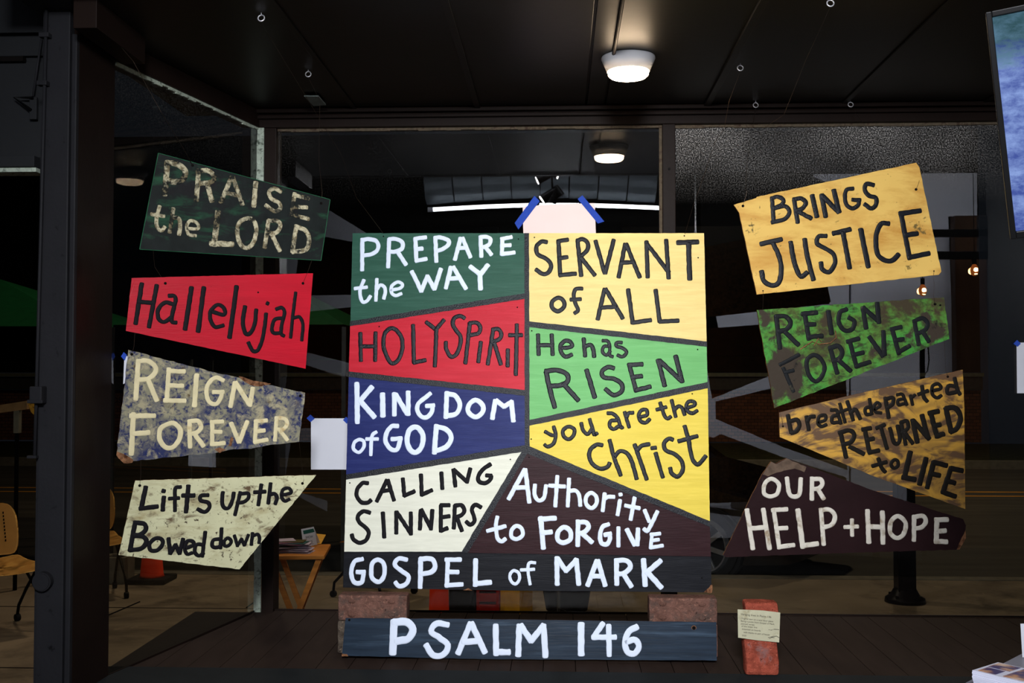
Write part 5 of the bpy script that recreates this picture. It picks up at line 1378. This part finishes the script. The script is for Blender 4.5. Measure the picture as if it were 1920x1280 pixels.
obj('body', bm, my, yb_, world=True); bm = BM(); bx(bm, a.x, b.x, 7.3, 7.5, 0.2405, 0.246); bmesh.ops.rotate(bm, cent=((a.x + b.x) / 2, 7.4, 0), matrix=Matrix.Rotation(R(-24), 3, 'Z'), verts=bm.verts); obj('lid', bm, my, yb_, world=True)
a = gap(1047, 1120, 6.9)
ms = thing('music_stand', 'grey pole stand seen under the centre board', 'stand', (a.x, 6.9, 0))
obj('pole', cyl(BM(), (a.x, 6.9, 0.02), (a.x, 6.9, 1.05), 0.010), mat('stand_grey', (96, 96, 92), 0.4, metal=0.5), ms, world=True)
for k in range(3):
    an = R(120 * k + 20); obj('foot', cyl(BM(), (a.x, 6.9, 0.14), (a.x + 0.26 * math.cos(an), 6.9 + 0.26 * math.sin(an), 0.008), 0.007), M['blackmetal'], ms, world=True)
obj('desk', bx(BM(), a.x - 0.2, a.x + 0.2, 6.88, 6.90, 1.0, 1.28, bev=0.004), M['blackmetal'], ms, world=True)
a = gap(1060, 1110, 7.3); b = gap(1094, 1145, 7.3)
dm = thing('drum_case', 'black round case behind the grey pole stand', 'case', ((a.x + b.x) / 2 - 0.05, 7.45, 0))
obj('shell', lathe(BM(), [(0.10, 0.001), (0.14, 0.02), (0.16, 0.14), (0.13, 0.30), (0.10, 0.32)], ((a.x + b.x) / 2 - 0.05, 7.45, 0)), M['rubber'], dm, world=True, smooth=True)
obj('lid', lathe(BM(), [(0.10, 0.321), (0.105, 0.34), (0.03, 0.35)], ((a.x + b.x) / 2 - 0.05, 7.45, 0)), M['rubber'], dm, world=True, smooth=True)
# post with flange
g = at_z(1697, 1128, 0.0); w_ = 16 / F * g.y
pm = thing('bollard', 'black square post on a round flange on the pavement at the right', 'bollard', (g.x, g.y, 0))
obj('post', bx(BM(), g.x - w_, g.x + w_, g.y - w_, g.y + w_, 0.03, 1.02, bev=0.006), M['blackmetal'], pm, world=True)
obj('flange', lathe(BM(), [(0.14, 0.001), (0.135, 0.03), (0.10, 0.05), (0.08, 0.09), (0.07, 0.10)], (g.x, g.y, 0), 28), M['blackmetal'], pm, world=True, smooth=True)
for k in range(4): obj('flange_bolt', cyl(BM(), (g.x + 0.115 * math.cos(R(45 + 90 * k)), g.y + 0.115 * math.sin(R(45 + 90 * k)), 0.02), (g.x + 0.115 * math.cos(R(45 + 90 * k)), g.y + 0.115 * math.sin(R(45 + 90 * k)), 0.055), 0.010, seg=6), M['blackmetal'], pm, world=True)
# street sign plate, barrier plank with tag
p = at_y(188, 746, 9.8); sg = thing('notice_board', 'small grey lettered notice standing in the street left of the navy sign', 'notice', (p.x, 9.8, -0.119))
PN = Plane((p.x, 9.79, p.z), (0, -1, 0))
obj('plate', slab(BM(), [PN.at(*q) for q in ((168, 730), (204, 730), (205, 759), (168, 759))], PN.n, 0.012), mat('notice_grey', (120, 114, 92), 0.7), sg, world=True)
obj('band', slab(BM(), [PN.at(*q) for q in ((168, 732), (196, 732), (197, 736), (168, 736))], PN.n, 0.004, front_off=0.003), mat('notice_green', (28, 44, 38), 0.7), sg, world=True)
obj('leg', cyl(BM(), (p.x, 9.82, -0.118), (p.x, 9.82, p.z), 0.015), M['blackmetal'], sg, world=True)
PN2 = Plane(PN.p + PN.n * 0.004, PN.n); text_obj('PHOTOS', 0.075, PN2, 168.5, 755, M['print'], sg)
pl = thing('barrier_plank', 'pale wooden barrier plank crossing the far left opening', 'barrier', (at_y(20, 755, 8.0).x, 8.0, 0))
PL = Plane((at_y(20, 755, 8.0)), (0, -1, 0))
obj('plank', slab(BM(), [PL.at(*q) for q in ((-60, 768), (-60, 782), (50, 767), (50, 751), (0, 759))], PL.n, 0.04), mat('weathered_plank', (138, 108, 70), 0.8, var=0.25, scale=8), pl, world=True)
for px in (30, -40): q = PL.at(px, 765); zk = PL.at(px, 812).z; obj('trestle_leg_shaded', bx(BM(), q.x - 0.012, q.x + 0.012, 8.011, 8.03, 0.001, zk), M['blackmetal'], pl, world=True); obj('trestle_strut', bx(BM(), q.x - 0.02, q.x + 0.02, 8.001, 8.05, zk, q.z, bev=0.003), mat('trestle', (104, 100, 84), 0.8) if 'trestle' not in bpy.data.materials else bpy.data.materials['trestle'], pl, world=True)  # lower length of each leg coloured black for the shade it stands in
PM = Plane(PL.at(55, 765) + Vector((0, -0.03, 0)), (0, -1, 0))
oe = obj('warning_pennant', slab(BM(), [PM.at(*q) for q in ((50, 751), (66, 752), (66, 780), (58, 772))], PM.n, 0.006), mat('pennant_yellow', (200, 148, 52), 0.7, var=0.2, scale=30, layers=[((60, 40, 16), 40, 0.55, 0.62)])); tag(recentre(oe), 'yellow patterned pennant at the end of the barrier plank by the post', 'pennant')
PO = at_y(62, 700, 8.0); oe = thing('marker_lamp', 'orange marker lamp just left of the dark post', 'lamp', (PO.x + 0.02, 8.3, 0))
obj('lens', cyl(BM(), (PO.x + 0.0, 8.3, PO.z - 0.05), (PO.x + 0.0, 8.3, PO.z + 0.06), 0.03), mat('amber_lens', (220, 120, 40), 0.4), oe, world=True)
obj('pole', cyl(BM(), (PO.x + 0.0, 8.3, 0.001), (PO.x + 0.0, 8.3, PO.z - 0.05), 0.012), M['blackmetal'], oe, world=True)

# ------------------------------------------------------------------ black car parked at the kerb
def car():
    wc = at_y(1331, 1040, 8.98)                      # front wheel centre
    t = thing('parked_car', 'black parked car with alloy wheel seen right of the centre board', 'car', (wc.x, 9.0, -0.12))
    t.rotation_euler = (0, 0, 0)
    black = mat('car_black', (8, 8, 9), 0.12, var=0.02, coat=1.0); glassm = mat('car_glass', (6, 7, 8), 0.05, spec=1.0)
    rim = mat('alloy', (170, 172, 178), 0.3, metal=0.8)
    rot = Matrix.Rotation(R(-32), 4, 'Z')     # heading: nose at +x
    Mc = Matrix.Translation((wc.x, 9.12, -0.12)) @ rot
    prof = [(0.70, 0.22), (0.74, 0.40), (0.66, 0.62), (0.45, 0.74), (-0.2, 0.86), (-0.55, 0.93), (-1.15, 1.36), (-1.7, 1.45), (-2.5, 1.42), (-3.1, 1.10), (-3.55, 0.98), (-3.62, 0.60), (-3.58, 0.28), (-3.1, 0.20), (0.35, 0.18)]
    bm = BM(); W2 = 0.86
    secs = []
    for (yy, ins) in ((0.0, 0.06), (0.05, 0.02), (0.25, 0.0), (W2 * 2 - 0.25, 0.0), (W2 * 2 - 0.05, 0.02), (W2 * 2, 0.06)):
        ring = []
        for (x_, z_) in prof:
            tum = max(0, z_ - 0.9) * 0.32; yv = yy + (tum if yy < W2 else -tum)
            ring.append(bm.verts.new((x_ * (1 - 0) - (ins if x_ > 0.3 else -ins if x_ < -3 else 0), yv, z_ - (ins * 0.5 if z_ > 0.5 else 0))))
        secs.append(ring)
    for a, b in zip(secs, secs[1:]):
        for k in range(len(prof)): bm.faces.new((a[k], a[(k + 1) % len(prof)], b[(k + 1) % len(prof)], b[k]))
    bm.faces.new(secs[0]); bm.faces.new(secs[-1])
    bmesh.ops.transform(bm, matrix=Mc, verts=bm.verts); obj('body', bm, black, t, world=True)
    def cb(b0, m, nm, smooth=False):
        bmesh.ops.transform(b0, matrix=Mc, verts=b0.verts); return obj(nm, b0, m, t, world=True, smooth=smooth)
    for poly in ([(-0.62, 0.95), (-1.18, 1.32), (-1.68, 1.39), (-1.68, 0.95)], [(-1.74, 0.95), (-1.74, 1.39), (-2.45, 1.36), (-2.95, 1.08), (-2.9, 0.95)]):
        cb(slab(BM(), [(x_, max(0, z_ - 0.9) * 0.32 - 0.004, z_) for x_, z_ in poly], (0, -1, 0), 0.006), glassm, 'side_window')
    cb(bx(BM(), -1.70, -1.69, -0.006, 0.01, 0.3, 0.92), M['rubber'], 'door_seam'); cb(bx(BM(), -1.62, -1.45, -0.03, 0.0, 0.80, 0.83, bev=0.008), rim, 'door_handle')
    cb(bx(BM(), 0.50, 0.60, 0.02, 0.30, 0.60, 0.68, bev=0.01), rim, 'headlight'); cb(bx(BM(), -0.58, -0.46, -0.16, -0.02, 0.92, 1.04, bev=0.02), black, 'wing_mirror')
    cb(bx(BM(), 0.70, 0.745, 0.3, 1.4, 0.38, 0.52, bev=0.01), M['rubber'], 'grille')
    for (xw, yw) in ((0.0, -0.06), (-2.75, -0.06), (0.0, 1.60), (-2.75, 1.60)):
        hub = Matrix.Translation((xw, yw, 0.32))
        bm = BM(); bmesh.ops.create_cone(bm, cap_ends=True, segments=32, radius1=0.32, radius2=0.32, depth=0.2); bmesh.ops.bevel(bm, geom=[e for e in bm.edges if e.calc_face_angle(0) > 1], offset=0.03, segments=2, affect='EDGES')
        bmesh.ops.transform(bm, matrix=hub @ Matrix.Translation((0, 0.1, 0)) @ Matrix.Rotation(math.pi / 2, 4, 'X'), verts=bm.verts)
        bmesh.ops.transform(bm, matrix=Mc, verts=bm.verts); whl = obj('wheel', bm, M['rubber'], t, world=True)
        def wb(b0, m, nm):
            bmesh.ops.transform(b0, matrix=Mc @ hub, verts=b0.verts); obj(nm, b0, m, whl, world=True)
        bm = BM(); bmesh.ops.create_cone(bm, cap_ends=False, segments=32, radius1=0.225, radius2=0.21, depth=0.05); bmesh.ops.solidify(bm, geom=list(bm.faces), thickness=0.014)
        bmesh.ops.transform(bm, matrix=Matrix.Translation((0, -0.022, 0)) @ Matrix.Rotation(math.pi / 2, 4, 'X'), verts=bm.verts); wb(bm, rim, 'rim')
        for k in range(7):
            bm = BM(); bx(bm, -0.020, 0.020, -0.035, -0.008, 0.03, 0.215, bev=0.004); bmesh.ops.transform(bm, matrix=Matrix.Rotation(k * 2 * math.pi / 7, 4, 'Y'), verts=bm.verts); wb(bm, rim, 'spoke')
        bm = BM(); cyl(bm, (0, -0.045, 0), (0, -0.005, 0), 0.05, seg=20); wb(bm, rim, 'hub_cap')
    return t
car()
for o in bpy.data.objects:
    if o.name.startswith('sidewalk') and o.parent is None: o['kind'] = 'structure'
